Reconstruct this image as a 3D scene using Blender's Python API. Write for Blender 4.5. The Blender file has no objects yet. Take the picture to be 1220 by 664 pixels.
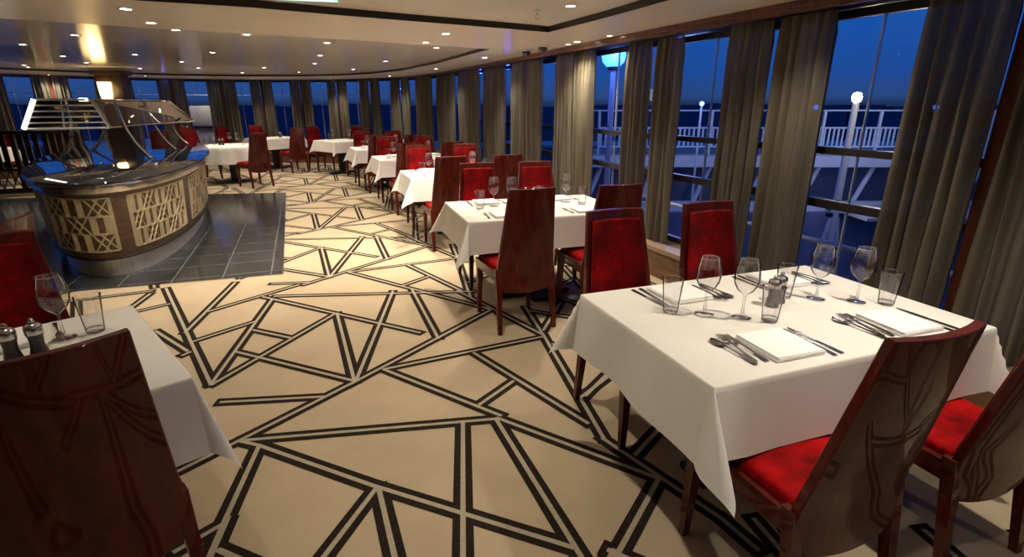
import bpy, bmesh, math, random
from math import sin, cos, pi, radians as RAD, hypot, atan2
from mathutils import Vector, Matrix
random.seed(7)
S = bpy.context.scene
COL = S.collection
# ------------------------------------------------------------------ materials
def mat(name, base=(.5,.5,.5), rough=.5, metal=0., spec=.5, coat=0., coat_rough=.1, sheen=0., emit=None, emit_s=0.):
    m = bpy.data.materials.new(name); m.use_nodes = True
    b = m.node_tree.nodes['Principled BSDF']
    b.inputs['Base Color'].default_value = (*base, 1); b.inputs['Roughness'].default_value = rough
    b.inputs['Metallic'].default_value = metal; b.inputs['Specular IOR Level'].default_value = spec
    b.inputs['Coat Weight'].default_value = coat; b.inputs['Coat Roughness'].default_value = coat_rough
    b.inputs['Sheen Weight'].default_value = sheen
    if emit:
        b.inputs['Emission Color'].default_value = (*emit, 1); b.inputs['Emission Strength'].default_value = emit_s
    return m
def N(m, t, **kw):
    n = m.node_tree.nodes.new(t)
    for k, v in kw.items():
        if k in n.inputs: n.inputs[k].default_value = v
        else: setattr(n, k, v)
    return n
def L(m, a, b): m.node_tree.links.new(a, b)
def ramp(m, fac, stops):
    r = N(m, 'ShaderNodeValToRGB'); e = r.color_ramp.elements
    while len(e) < len(stops): e.new(.5)
    for i, (p, c) in enumerate(stops): e[i].position = p; e[i].color = (*c, 1)
    L(m, fac, r.inputs[0]); return r
def coords(m, scale, kind='Object', rot=(0,0,0)):
    t = N(m, 'ShaderNodeTexCoord'); mp = N(m, 'ShaderNodeMapping')
    mp.inputs['Scale'].default_value = scale; mp.inputs['Rotation'].default_value = rot
    L(m, t.outputs[kind], mp.inputs[0]); return mp.outputs[0]
def noisy(m, scale, stops, detail=4, mscale=(1,1,1), rough=.6, kind='Object', bump=0., bscale=None, dist=.01):
    """noise driven colour, optional fine bump"""
    b = m.node_tree.nodes['Principled BSDF']; v = coords(m, mscale, kind)
    n = N(m, 'ShaderNodeTexNoise', Scale=scale, Detail=detail, Roughness=rough); L(m, v, n.inputs['Vector'])
    r = ramp(m, n.outputs[0], stops); L(m, r.outputs[0], b.inputs['Base Color'])
    if bump:
        n2 = n
        if bscale:
            n2 = N(m, 'ShaderNodeTexNoise', Scale=bscale, Detail=2); L(m, v, n2.inputs['Vector'])
        bp = N(m, 'ShaderNodeBump', Strength=bump, Distance=dist); L(m, n2.outputs[0], bp.inputs['Height'])
        L(m, bp.outputs[0], b.inputs['Normal'])
    return m
def wood(name, c1, c2, c3, rough=.3, coat=.5, sc=(9, 9, 1.1), coat_rough=.12):
    m = mat(name, c2, rough, coat=coat, coat_rough=coat_rough)
    v = coords(m, sc); b = m.node_tree.nodes['Principled BSDF']
    w = N(m, 'ShaderNodeTexNoise', Scale=2.2, Detail=7, Roughness=.62, Distortion=.8); L(m, v, w.inputs['Vector'])
    r = ramp(m, w.outputs[0], [(.3, c1), (.52, c2), (.75, c3)]); L(m, r.outputs[0], b.inputs['Base Color'])
    return m
MAHOGANY = wood('mahogany', (.045,.004,.0025), (.088,.010,.005), (.13,.018,.008), rough=.4, coat=.55, coat_rough=.015)
MAHOGANY.node_tree.nodes['Principled BSDF'].inputs['Specular IOR Level'].default_value = .12
MAHOGANY.node_tree.nodes['Principled BSDF'].inputs['Coat IOR'].default_value = 1.45
BROWN = wood('brown_veneer', (.085,.046,.023), (.13,.072,.038), (.18,.10,.055), rough=.4, coat=.2, sc=(3,3,14))
TRIMWOOD = wood('red_brown_trim', (.05,.013,.006), (.11,.03,.014), (.16,.05,.022), rough=.35, coat=.3)
LEDGEWOOD = wood('ledge_wood', (.10,.045,.02), (.16,.075,.035), (.22,.11,.055), rough=.4, coat=.2, sc=(2,2,9))
DARKWOOD = wood('dark_screen_wood', (.007,.0035,.0025), (.017,.008,.005), (.03,.013,.008), rough=.35, coat=.3)
VELVET = noisy(mat('red_velvet', (.42,.008,.012), .75, spec=.08, sheen=.04), 5.5, [(.34,(.10,.0005,.001)),(.52,(.30,.002,.003)),(.70,(.52,.006,.006))], bump=.25, bscale=260, dist=.003)
VELVET.node_tree.nodes['Principled BSDF'].inputs['Sheen Tint'].default_value = (1,.25,.2,1)
VELVETBACK = noisy(mat('shaded_red_velvet', (.2,.004,.006), .75, spec=.08, sheen=.04), 4.5, [(.34,(.045,.0004,.001)),(.54,(.15,.0012,.002)),(.72,(.40,.005,.006))], bump=.25, bscale=260, dist=.003)  # same red velvet as the seats, darkened to put the backs' shade into colour
LINEN = noisy(mat('white_linen', (.78,.76,.72), .8, spec=.2), 3, [(.3,(.74,.72,.68)),(.7,(.80,.785,.75))], bump=.12, bscale=420, dist=.002)
NAPKIN = noisy(mat('napkin_linen', (.93,.93,.92), .75, spec=.2), 30, [(.3,(.91,.91,.90)),(.7,(.95,.95,.94))], bump=.1, bscale=500, dist=.002)
STEEL = noisy(mat('polished_steel', (.55,.54,.52), .18, metal=1), 12, [(.3,(.48,.47,.45)),(.7,(.62,.61,.59))])
BRUSHED = noisy(mat('brushed_steel', (.7,.68,.65), .32, metal=.6), 4, [(.3,(.48,.47,.45)),(.7,(.85,.83,.80))], mscale=(20,20,.4))
CUTLERY = noisy(mat('cutlery_steel', (.30,.285,.26), .25, metal=1), 20, [(.3,(.24,.225,.2)),(.7,(.38,.36,.33))])
BRASS = noisy(mat('pale_brass', (.46,.39,.25), .45, metal=.15), 8, [(.3,(.40,.33,.20)),(.7,(.54,.46,.30))])
BLACKTOP = noisy(mat('black_polished_stone', (.008,.009,.014), .05, spec=.7, coat=.5, coat_rough=.03), 60, [(.45,(.006,.007,.012)),(.75,(.02,.022,.03))])
IRON = noisy(mat('black_iron', (.012,.011,.011), .45), 30, [(.3,(.009,.008,.008)),(.7,(.02,.018,.017))])
WALNUT = wood('dark_mill_wood', (.014,.007,.004), (.03,.014,.008), (.05,.026,.015), rough=.45, coat=.1, sc=(30,30,6))
FIELD = noisy(mat('carpet_field', (.47,.378,.26), .95, spec=.1), 2.2, [(.3,(.44,.352,.24)),(.7,(.50,.404,.28))], bump=.5, bscale=320, dist=.006)
DARKLINE = noisy(mat('carpet_dark_line', (.02,.014,.009), .95, spec=.1), 60, [(.3,(.014,.010,.007)),(.7,(.03,.022,.015))], bump=.5, bscale=320, dist=.006)
PALELINE = noisy(mat('carpet_pale_line', (.30,.26,.195), .95, spec=.1), 60, [(.3,(.36,.31,.23)),(.7,(.44,.385,.29))], bump=.5, bscale=320, dist=.006)
CEIL = noisy(mat('lacquered_ceiling_panel', (.84,.78,.68), .17, spec=.5), 1.3, [(.3,(.82,.76,.66)),(.7,(.86,.80,.70))], mscale=(.4,3,1))
CEILWHITE = noisy(mat('ceiling_border', (.47,.41,.33), .32, spec=.45), 1.3, [(.3,(.83,.77,.67)),(.7,(.87,.81,.71))])
GROOVE = noisy(mat('dark_ceiling_groove', (.012,.007,.005), .4), 10, [(.3,(.009,.005,.004)),(.7,(.018,.010,.007))])
WALLPAINT = noisy(mat('beige_wall_paint', (.55,.47,.37), .7), 2, [(.3,(.53,.45,.35)),(.7,(.57,.49,.39))])
WHITEMETAL = noisy(mat('white_painted_metal', (.62,.64,.66), .45), 5, [(.3,(.56,.58,.60)),(.7,(.68,.70,.72))])
DECKPAINT = noisy(mat('deck_planking', (.36,.33,.28), .7), 5, [(.3,(.32,.29,.24)),(.7,(.42,.38,.32))], mscale=(1,6,1))
BLUEHULL = noisy(mat('blue_grey_bulkhead', (.10,.12,.2), .55), 2, [(.3,(.08,.10,.17)),(.7,(.13,.15,.24))])
CREAM = noisy(mat('cream_paint', (.75,.68,.5), .5), 3, [(.3,(.70,.63,.46)),(.7,(.8,.73,.55))])
SEAM = noisy(mat('dark_sea', (.01,.02,.05), .22, spec=.5), 1, [(.3,(.008,.016,.04)),(.7,(.014,.026,.06))])
WINFRAME = noisy(mat('dark_window_frame', (.02,.016,.018), .4), 10, [(.3,(.015,.012,.014)),(.7,(.028,.022,.024))])
WARM = mat('warm_lamp_lens', (1,.9,.75), .5, emit=(1,.84,.60), emit_s=22)
SCONCE = mat('amber_sconce_glass', (1,.8,.45), .5, emit=(1,.66,.24), emit_s=9)
STRIPL = mat('white_strip_light', (1,1,1), .5, emit=(1,.9,.72), emit_s=3.5)
GLOBE = mat('pale_blue_globe', (.6,.9,1), .5, emit=(.10,.55,1), emit_s=1.25)
STARL = mat('deck_floodlight', (1,.9,.7), .5, emit=(1,.82,.5), emit_s=60)
BLUEL = mat('blue_led_lens', (.1,.2,1), .5, emit=(.05,.16,1), emit_s=14)
GREEN = mat('exit_sign_green', (.02,.22,.08), .4, emit=(.01,.35,.10), emit_s=.5)
SIGNWHITE = mat('exit_sign_white', (.8,.9,.82), .4, emit=(.7,1,.8), emit_s=.9)

def thin_glass(name, tint, facing=.35, base=.03, rough=.0, gl=(1,1,1)):
    m = bpy.data.materials.new(name); m.use_nodes = True; nt = m.node_tree; nt.nodes.clear()
    o = nt.nodes.new('ShaderNodeOutputMaterial'); mx = nt.nodes.new('ShaderNodeMixShader')
    t = nt.nodes.new('ShaderNodeBsdfTransparent'); g = nt.nodes.new('ShaderNodeBsdfGlossy'); lw = nt.nodes.new('ShaderNodeLayerWeight')
    t.inputs[0].default_value = (*tint, 1); g.inputs['Roughness'].default_value = rough; g.inputs[0].default_value = (*gl, 1)
    lw.inputs[0].default_value = facing
    mp = nt.nodes.new('ShaderNodeMapRange'); mp.inputs[3].default_value = base; mp.inputs[4].default_value = 1
    nt.links.new(lw.outputs['Facing'], mp.inputs[0]) if False else nt.links.new(lw.outputs['Fresnel'], mp.inputs[0])
    nt.links.new(mp.outputs[0], mx.inputs[0]); nt.links.new(t.outputs[0], mx.inputs[1]); nt.links.new(g.outputs[0], mx.inputs[2])
    nt.links.new(mx.outputs[0], o.inputs[0]); return m
DRINKGLASS = thin_glass('drinking_glass', (.93,.93,.93), .13, .08, .03)
PANE = thin_glass('window_glass', (.93,.95,.97), .04, .012, .0)
GUARDGLASS = thin_glass('guard_glass', (.86,.86,.82), .05, .035, .02, (.95,.9,.8))

def curtain_mat():
    m = bpy.data.materials.new('woven_curtain'); m.use_nodes = True; nt = m.node_tree; nt.nodes.clear()
    o = N(m, 'ShaderNodeOutputMaterial'); v = coords(m, (1,1,.12))
    n = N(m, 'ShaderNodeTexNoise', Scale=7., Detail=5); L(m, v, n.inputs['Vector'])
    r = ramp(m, n.outputs[0], [(.3,(.12,.104,.075)),(.5,(.19,.168,.12)),(.72,(.28,.248,.18))])
    v2 = coords(m, (1,1,1)); n2 = N(m, 'ShaderNodeTexNoise', Scale=240., Detail=1); L(m, v2, n2.inputs['Vector'])
    mul = N(m, 'ShaderNodeMix', data_type='RGBA', blend_type='MULTIPLY'); mul.inputs[0].default_value = .6
    L(m, r.outputs[0], mul.inputs[6]); L(m, n2.outputs[0], mul.inputs[7])
    bp = N(m, 'ShaderNodeBump', Strength=.35, Distance=.004); L(m, n2.outputs[0], bp.inputs['Height'])
    d = N(m, 'ShaderNodeBsdfDiffuse'); L(m, mul.outputs[2], d.inputs[0]); L(m, bp.outputs[0], d.inputs['Normal'])
    gs = N(m, 'ShaderNodeBsdfGlossy', Roughness=.45); gs.inputs[0].default_value = (.7,.68,.6,1)
    m0 = N(m, 'ShaderNodeMixShader'); m0.inputs[0].default_value = .04; L(m, d.outputs[0], m0.inputs[1]); L(m, gs.outputs[0], m0.inputs[2])
    tl = N(m, 'ShaderNodeBsdfTranslucent'); L(m, mul.outputs[2], tl.inputs[0])
    m1 = N(m, 'ShaderNodeMixShader'); m1.inputs[0].default_value = .10; L(m, m0.outputs[0], m1.inputs[1]); L(m, tl.outputs[0], m1.inputs[2])
    tr = N(m, 'ShaderNodeBsdfTransparent'); m2 = N(m, 'ShaderNodeMixShader'); m2.inputs[0].default_value = .03
    L(m, m1.outputs[0], m2.inputs[1]); L(m, tr.outputs[0], m2.inputs[2]); L(m, m2.outputs[0], o.inputs[0])
    return m
CURTAIN = curtain_mat()
def tile_mat():
    m = mat('dark_slate_tile', (.03,.033,.034), .16, spec=.55); b = m.node_tree.nodes['Principled BSDF']
    v = coords(m, (1,1,1), 'Object', (0,0,RAD(-21)))
    br = N(m, 'ShaderNodeTexBrick', Scale=1.0); br.offset = .0
    for k, x in (('Mortar Size',.005),('Brick Width',.42),('Row Height',.42),('Bias',0.)): br.inputs[k].default_value = x
    br.inputs['Color1'].default_value = (.038,.042,.043,1); br.inputs['Color2'].default_value = (.028,.031,.032,1); br.inputs['Mortar'].default_value = (.16,.165,.16,1)
    L(m, v, br.inputs['Vector'])
    n = N(m, 'ShaderNodeTexNoise', Scale=5, Detail=6); L(m, v, n.inputs['Vector'])
    mx = N(m, 'ShaderNodeMix', data_type='RGBA', blend_type='OVERLAY'); mx.inputs[0].default_value = .5
    L(m, br.outputs[0], mx.inputs[6]); L(m, n.outputs[0], mx.inputs[7]); L(m, mx.outputs[2], b.inputs['Base Color'])
    return m
TILE = tile_mat()

# ------------------------------------------------------------------ mesh helpers
class MB:
    def __init__(s): s.v = []; s.f = []; s.m = []
    def add(s, vs, fs, mi=0):
        o = len(s.v); s.v += [tuple(p) for p in vs]
        for f in fs: s.f.append(tuple(i+o for i in f)); s.m.append(mi)
    def box(s, c, d, rz=0., mi=0, rot=None, bev=0.):
        hx, hy, hz = d[0]/2, d[1]/2, d[2]/2
        M = rot if rot is not None else Matrix.Rotation(rz, 3, 'Z')
        if bev <= 0:
            P = [Vector((x*hx, y*hy, z*hz)) for z in (-1,1) for x, y in ((-1,-1),(1,-1),(1,1),(-1,1))]
            s.add([M @ p + Vector(c) for p in P], [(3,2,1,0),(4,5,6,7),(0,1,5,4),(1,2,6,5),(2,3,7,6),(3,0,4,7)], mi)
        else:
            bm = bmesh.new(); bmesh.ops.create_cube(bm, size=1)
            bmesh.ops.scale(bm, vec=d, verts=bm.verts)
            bmesh.ops.bevel(bm, geom=list(bm.edges), offset=min(bev, min(d)*.45), segments=2, profile=.6, affect='EDGES')
            bm.verts.index_update()
            s.add([M @ v.co + Vector(c) for v in bm.verts], [[v.index for v in f.verts] for f in bm.faces], mi); bm.free()
    def hexa(s, b, t, mi=0):
        """bottom quad, top quad (each 4 points, ccw from above)"""
        s.add(list(b)+list(t), [(3,2,1,0),(4,5,6,7),(0,1,5,4),(1,2,6,5),(2,3,7,6),(3,0,4,7)], mi)
    def prism(s, poly, z0, z1, mi=0):
        n = len(poly); vs = [(p[0],p[1],z0) for p in poly]+[(p[0],p[1],z1) for p in poly]
        s.add(vs, [tuple(range(n-1,-1,-1)), tuple(range(n,2*n))]+[(i,(i+1)%n,n+(i+1)%n,n+i) for i in range(n)], mi)
    def tube(s, path, r, n=8, mi=0, caps=True):
        P = [Vector(p) for p in path]; rs = r if hasattr(r, '__len__') else [r]*len(P); vs = []
        up = Vector((0,0,1))
        for i, p in enumerate(P):
            t = (P[min(i+1,len(P)-1)]-P[max(i-1,0)]).normalized()
            a = t.cross(up) if abs(t.dot(up)) < .95 else t.cross(Vector((1,0,0)))
            a.normalize(); b = t.cross(a).normalized()
            vs += [p + rs[i]*(a*cos(2*pi*k/n)+b*sin(2*pi*k/n)) for k in range(n)]
        fs = [(i*n+k, i*n+(k+1)%n, (i+1)*n+(k+1)%n, (i+1)*n+k) for i in range(len(P)-1) for k in range(n)]
        if caps: fs += [tuple(range(n-1,-1,-1)), tuple(range((len(P)-1)*n, len(P)*n))]
        s.add(vs, fs, mi)
    def lathe(s, prof, n=24, c=(0,0,0), mi=0):
        vs = []; fs = []
        for r, z in prof: vs += [(c[0]+r*cos(2*pi*k/n), c[1]+r*sin(2*pi*k/n), c[2]+z) for k in range(n)]
        for i in range(len(prof)-1):
            for k in range(n): fs.append((i*n+k, i*n+(k+1)%n, (i+1)*n+(k+1)%n, (i+1)*n+k))
        s.add(vs, fs, mi)
    def disc(s, r, z, n=24, c=(0,0), mi=0):
        s.add([(c[0]+r*cos(2*pi*k/n), c[1]+r*sin(2*pi*k/n), z) for k in range(n)], [tuple(range(n))], mi)
    def grid(s, fn, nu, nv, mi=0, closed=False):
        vs = [fn(i/nu, j/nv) for j in range(nv+1) for i in range(nu+1)]; w = nu+1
        s.add(vs, [(j*w+i, j*w+i+1, (j+1)*w+i+1, (j+1)*w+i) for j in range(nv) for i in range(nu)], mi)
    def build(s, name, mats, parent=None, smooth=False, kind=None, loc=None, solid=0., angle=40):
        me = bpy.data.meshes.new(name); me.from_pydata(s.v, [], s.f)
        mats = mats if isinstance(mats, (list, tuple)) else [mats]
        for m in mats: me.materials.append(m)
        if len(mats) > 1: me.polygons.foreach_set('material_index', s.m)
        bm = bmesh.new(); bm.from_mesh(me); bmesh.ops.recalc_face_normals(bm, faces=bm.faces); bm.to_mesh(me); bm.free()
        if smooth:
            me.polygons.foreach_set('use_smooth', [True]*len(me.polygons))
            try: me.set_sharp_from_angle(angle=RAD(angle))
            except Exception: pass
        me.update()
        o = bpy.data.objects.new(name, me); COL.objects.link(o)
        if parent is not None: o.parent = parent
        if loc is not None: o.location = loc
        if kind: o['kind'] = kind
        if solid:
            md = o.modifiers.new('thickness', 'SOLIDIFY'); md.thickness = solid; md.offset = 0
        return o
def tag(o, label, cat, group=None):
    o['label'] = label; o['category'] = cat
    if group: o['group'] = group
    return o
def thing(name, label, cat, loc=(0,0,0), rz=0., group=None):
    o = bpy.data.objects.new(name, None); COL.objects.link(o); o.empty_display_size = .1
    o.location = loc; o.rotation_euler = (0,0,rz); return tag(o, label, cat, group)
def dup(root, label, loc, rz, group=None, cat=None):
    r = root.copy(); COL.objects.link(r); r.location = loc; r.rotation_euler = (0,0,rz); r['label'] = label
    if group: r['group'] = group
    for ch in list(root.children):
        c = ch.copy(); COL.objects.link(c); c.parent = r
        for g in list(ch.children):
            d = g.copy(); COL.objects.link(d); d.parent = c
    return r
ORD = ['first','second','third','fourth','fifth','sixth','seventh','eighth','ninth','tenth','eleventh','twelfth','thirteenth','fourteenth','fifteenth','sixteenth','seventeenth','eighteenth','nineteenth','twentieth']
ORD += ['twenty-'+o for o in ORD[:9]] + ['thirtieth'] + ['thirty-'+o for o in ORD[:9]] + ['fortieth'] + ['forty-'+o for o in ORD[:9]] + ['fiftieth']

# ------------------------------------------------------------------ room outline (window wall, right front -> far left)
W0 = [(5.6,-4.5),(4.7,-2.6),(3.75,-.5),(2.75,1.6),(1.91,3.45),(1.35,4.75),(.93,5.75),(.46,6.95),(-.2,8.6),(-.95,10.4),(-1.7,12),(-2.75,13.6),(-4.5,14.75),(-6.8,15.05),(-8.7,14.3),(-10,13),(-11,11.6),(-12,9.8),(-12.8,8)]
def crom(P, n=24):
    out = []
    for i in range(len(P)-1):
        p0, p1, p2, p3 = P[max(i-1,0)], P[i], P[i+1], P[min(i+2,len(P)-1)]
        for k in range(n):
            t = k/n
            out.append(tuple(.5*(2*b+(c-a)*t+(2*a-5*b+4*c-d)*t*t+(3*b-a-3*c+d)*t**3) for a,b,c,d in zip(p0,p1,p2,p3)))
    out.append(P[-1]); return out
WC = crom(W0); WS = [0.]
for a, b in zip(WC, WC[1:]): WS.append(WS[-1]+hypot(b[0]-a[0], b[1]-a[1]))
def wall_at(s, off=0.):
    """point at arc length s, pushed outwards by off; also the direction"""
    s = min(max(s, 0), WS[-1]-1e-4); i = 0
    lo, hi = 0, len(WS)-1
    while hi-lo > 1:
        mid = (lo+hi)//2
        if WS[mid] <= s: lo = mid
        else: hi = mid
    i = lo; t = (s-WS[i])/(WS[i+1]-WS[i])
    a, b = WC[max(i-3,0)], WC[min(i+4,len(WC)-1)]; dx, dy = b[0]-a[0], b[1]-a[1]; q = hypot(dx, dy); dx /= q; dy /= q
    x = WC[i][0]+t*(WC[i+1][0]-WC[i][0]); y = WC[i][1]+t*(WC[i+1][1]-WC[i][1])
    return Vector((x+dy*off, y-dx*off, 0)), atan2(dy, dx)
CEILZ = 2.17
def head(s):   # underside of the pelmet
    return 2.10+.055*min(1, max(0, (s-10.2)/11))
def sweep(mb, prof, s0, s1, step=.15, mi=0):
    """prof: list of (off, z or fn(s)) closed polygon swept along the wall"""
    n = max(2, int((s1-s0)/step)); k = len(prof); vs = []
    for i in range(n+1):
        s = s0+(s1-s0)*i/n
        for o, z in prof:
            p, _ = wall_at(s, o); vs.append((p.x, p.y, z(s) if callable(z) else z))
    fs = [(i*k+j, i*k+(j+1)%k, (i+1)*k+(j+1)%k, (i+1)*k+j) for i in range(n) for j in range(k)]
    fs += [tuple(range(k-1,-1,-1)), tuple(range(n*k, n*k+k))]
    mb.add(vs, fs, mi)
EXPOSURE = 0.55; SPOT_W = 58
CARPET=[(0.113,-0.787,1.078,-1.373),(0.821,-1.476,0.865,-1.267),(0.535,-1.054,1.054,-0.818),(0.722,-0.951,0.921,-0.282),(0.807,-0.481,0.564,1.142),(0.241,0.501,0.817,-0.570),(0.114,-0.790,0.779,-0.492),(0.443,-0.991,0.554,-0.601),(0.360,-0.358,0.475,-0.605),(0.113,-0.785,0.523,-0.035),(-0.011,-0.009,0.313,-0.689),(0.373,-0.986,0.589,-1.255),(0.346,-1.010,0.365,-0.967),(-0.011,-0.011,0.529,-0.018),(-0.013,-0.003,0.691,0.476),(0.174,0.597,0.685,0.640),(0.350,1.125,0.688,0.649),(0.074,1.297,0.600,1.000),(0.498,1.054,0.577,1.090),(-0.027,-0.043,0.350,1.125),(0.028,0.171,0.060,1.283),(-0.311,0.646,0.028,0.171),(-0.408,1.033,0.033,0.755),(0.071,1.299,0.329,1.397),(-0.422,1.086,0.071,1.299),(0.106,1.334,0.320,1.706),(0.163,1.654,0.287,1.395),(-0.003,1.289,-0.018,1.395),(-0.319,1.137,-0.243,1.434),(-0.022,-0.511,-0.065,-0.187),(-0.088,-0.247,-0.009,0.010),(-0.254,0.588,-0.175,0.856),(-0.317,1.168,-0.233,1.425)]
NEAR=[(-0.321,0.660,-0.311,0.646),(-0.430,1.047,-0.408,1.033),(-0.500,1.052,-0.422,1.086),(0.005,-0.715,-0.022,-0.511),(-0.229,-0.503,-0.196,-0.587),(-0.466,-0.022,-0.229,-0.503),(-0.460,-0.607,-0.234,-0.503),(-0.533,-0.637,-0.460,-0.607),(-0.500,-0.759,-0.460,-0.607),(-0.284,-0.899,-0.192,-0.588),(-0.227,-0.927,-0.141,-0.880),(-0.653,-0.333,-0.466,-0.022),(-0.623,-0.404,-0.523,-0.612),(-0.192,-0.588,-0.088,-0.247),(-0.194,-0.587,-0.329,0.623),(-0.757,0.169,-0.308,0.461),(-0.785,0.604,-0.326,0.625),(-0.667,-0.018,-0.468,-0.017),(-0.745,0.596,-0.465,-0.022),(-0.655,1.123,-0.326,0.633),(-0.804,0.680,-0.655,1.123),(-0.573,1.120,-0.503,1.385),(-0.789,1.207,-0.493,1.049),(-0.869,1.220,-0.789,1.207),(-0.827,0.800,-0.773,0.711),(-0.914,1.285,-0.811,1.323),(-0.928,1.324,-0.802,1.457)]
# ------------------------------------------------------------------ camera, world
cam = bpy.data.cameras.new('camera'); cam.lens = 632/1220*36; cam.sensor_width = 36; cam.clip_start = .02; cam.clip_end = 500
co = bpy.data.objects.new('camera', cam); COL.objects.link(co); co.location = (0,0,1.55); co.rotation_euler = (RAD(90-18.2),0,0); S.camera = co
S.view_settings.view_transform = 'Standard'; S.view_settings.look = 'None'; S.view_settings.gamma = 1; S.view_settings.exposure = EXPOSURE
S.view_settings.use_curve_mapping = False
S.cycles.max_bounces = 8; S.cycles.transparent_max_bounces = 24; S.cycles.glossy_bounces = 4; S.cycles.diffuse_bounces = 4
S.cycles.caustics_reflective = False; S.cycles.caustics_refractive = False; S.cycles.use_denoising = True; S.cycles.sample_clamp_indirect = 6
w = bpy.data.worlds.new('dusk_sky'); S.world = w; w.use_nodes = True; wn = w.node_tree
tc = wn.nodes.new('ShaderNodeTexCoord'); sp = wn.nodes.new('ShaderNodeSeparateXYZ'); rp = wn.nodes.new('ShaderNodeValToRGB')
wn.links.new(tc.outputs['Generated'], sp.inputs[0]); wn.links.new(sp.outputs[2], rp.inputs[0])
e = rp.color_ramp.elements
for p, c in ((0,(.008,.02,.06)),(.012,(.016,.045,.15)),(.05,(.009,.05,.22)),(.16,(.005,.065,.32)),(.6,(.004,.035,.2))):
    if p in (0,): e[0].position = 0; e[0].color = (*c,1)
    elif p == .6: e[-1].position = .6; e[-1].color = (*c,1)
    else: q = e.new(p); q.color = (*c,1)
nz = wn.nodes.new('ShaderNodeTexNoise'); nz.inputs['Scale'].default_value = 3; nz.inputs['Detail'].default_value = 4
mm = wn.nodes.new('ShaderNodeMix'); mm.data_type = 'RGBA'; mm.blend_type = 'OVERLAY'; mm.inputs[0].default_value = .25
wn.links.new(tc.outputs['Generated'], nz.inputs[0]); wn.links.new(rp.outputs[0], mm.inputs[6]); wn.links.new(nz.outputs[0], mm.inputs[7])
wn.links.new(mm.outputs[2], wn.nodes['Background'].inputs[0]); wn.nodes['Background'].inputs[1].default_value = 1.0

# ------------------------------------------------------------------ shell
def outline(off, step=.3):
    n = int(WS[-1]/step); return [tuple(wall_at(WS[-1]*i/n, off)[0].xy) for i in range(n+1)]
room = outline(.34)
poly = room + [(-12.8,-4.5)]
def inside(p, P):
    c = False
    for i in range(len(P)):
        a, b = P[i-1], P[i]
        if (a[1] > p[1]) != (b[1] > p[1]) and p[0] < (b[0]-a[0])*(p[1]-a[1])/(b[1]-a[1])+a[0]: c = not c
    return c
mb = MB(); mb.prism(poly, -.12, 0, 0)
fl = outline(-.02)+[(-12.7,-4.4)]
A0 = Vector((-.926,2.802)); TV = Vector((-.80,1.99)); EV = Vector((.927,.376))
def clipk(a, b, k, lo, hi):
    if a[k] > b[k]: a, b = b, a
    if b[k] <= lo or a[k] >= hi: return None
    d = [b[0]-a[0], b[1]-a[1]]; t0 = max(0,(lo-a[k])/d[k]) if d[k] else 0; t1 = min(1,(hi-a[k])/d[k]) if d[k] else 1
    return None if t1-t0 < 1e-3 else ([a[0]+d[0]*t0, a[1]+d[1]*t0], [a[0]+d[0]*t1, a[1]+d[1]*t1])
lines = []
for (t0,s0,t1,s1) in CARPET:
    for k in range(-2, 8):
        for lat, lo, hi in ((0,-9,9),(-2.75,-4.2,-1.47),(-5.5,-7.0,-4.2),(2.7,1.7,4.4)):
            a, b = [t0+k, s0+lat], [t1+k, s1+lat]
            c = clipk(a, b, 1, lo, hi)
            if c: lines.append((A0+TV*c[0][0]+EV*c[0][1], A0+TV*c[1][0]+EV*c[1][1], k < 0))
for (t0,s0,t1,s1) in NEAR: lines.append((A0+TV*t0+EV*s0, A0+TV*t1+EV*s1, False))
tilepoly = [(-4.16,9.75),(-2.20,4.84),(-4.0,4.29),(-7.6,3.2),(-10.6,8.4),(-8.9,9.1)]
def charted(p):   # the stretch of carpet nearest the aisle start, laid out line by line in NEAR
    d = p.y*.95+.484; return d > .1 and abs(p.x) < .965*d+.02 and (p.y*.3123-1.4725) > -.525*d-.02
for li, (a, b, rpt) in enumerate(lines):
    n = max(1, int((b-a).length/.4)); pcs = []
    for i in range(n):
        p, q = a+(b-a)*(i/n), a+(b-a)*((i+1)/n)
        if rpt and charted((p+q)/2): continue
        if inside((p+q)/2, fl) and inside(p, fl) and inside(q, fl): pcs.append((p, q))
    for wd, z, mi, ext in ((.041,.0012,1,.03),(.0105,.0020,2,.004)):
        for p, q in pcs:
            d = (q-p).normalized(); nn = Vector((-d.y,d.x))*wd; e0 = d*ext if p == a else d*0; e1 = d*ext if q == b or (q-b).length < 1e-4 else d*0
            P = p-(d*ext if (p-a).length < 1e-4 else d*0); Q = q+e1
            z = (.0012 if mi == 1 else .0024)+(li*7%29)*.00002
            mb.add([(*(P-nn),z),(*(Q-nn),z),(*(Q+nn),z),(*(P+nn),z)], [(0,1,2,3)], mi)
mb.build('floor', [FIELD, DARKLINE, PALELINE], kind='structure')
mb = MB(); mb.prism(tilepoly, 0, .004, 0); mb.build('floor_tiles', TILE, kind='structure')
mb = MB()
for i in range(len(tilepoly)):
    a, b = Vector(tilepoly[i-1]), Vector(tilepoly[i]); d = b-a
    mb.box((*((a+b)/2), .003), (d.length, .018, .006), atan2(d.y, d.x))
mb.build('trim_1', STEEL, kind='structure')

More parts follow.
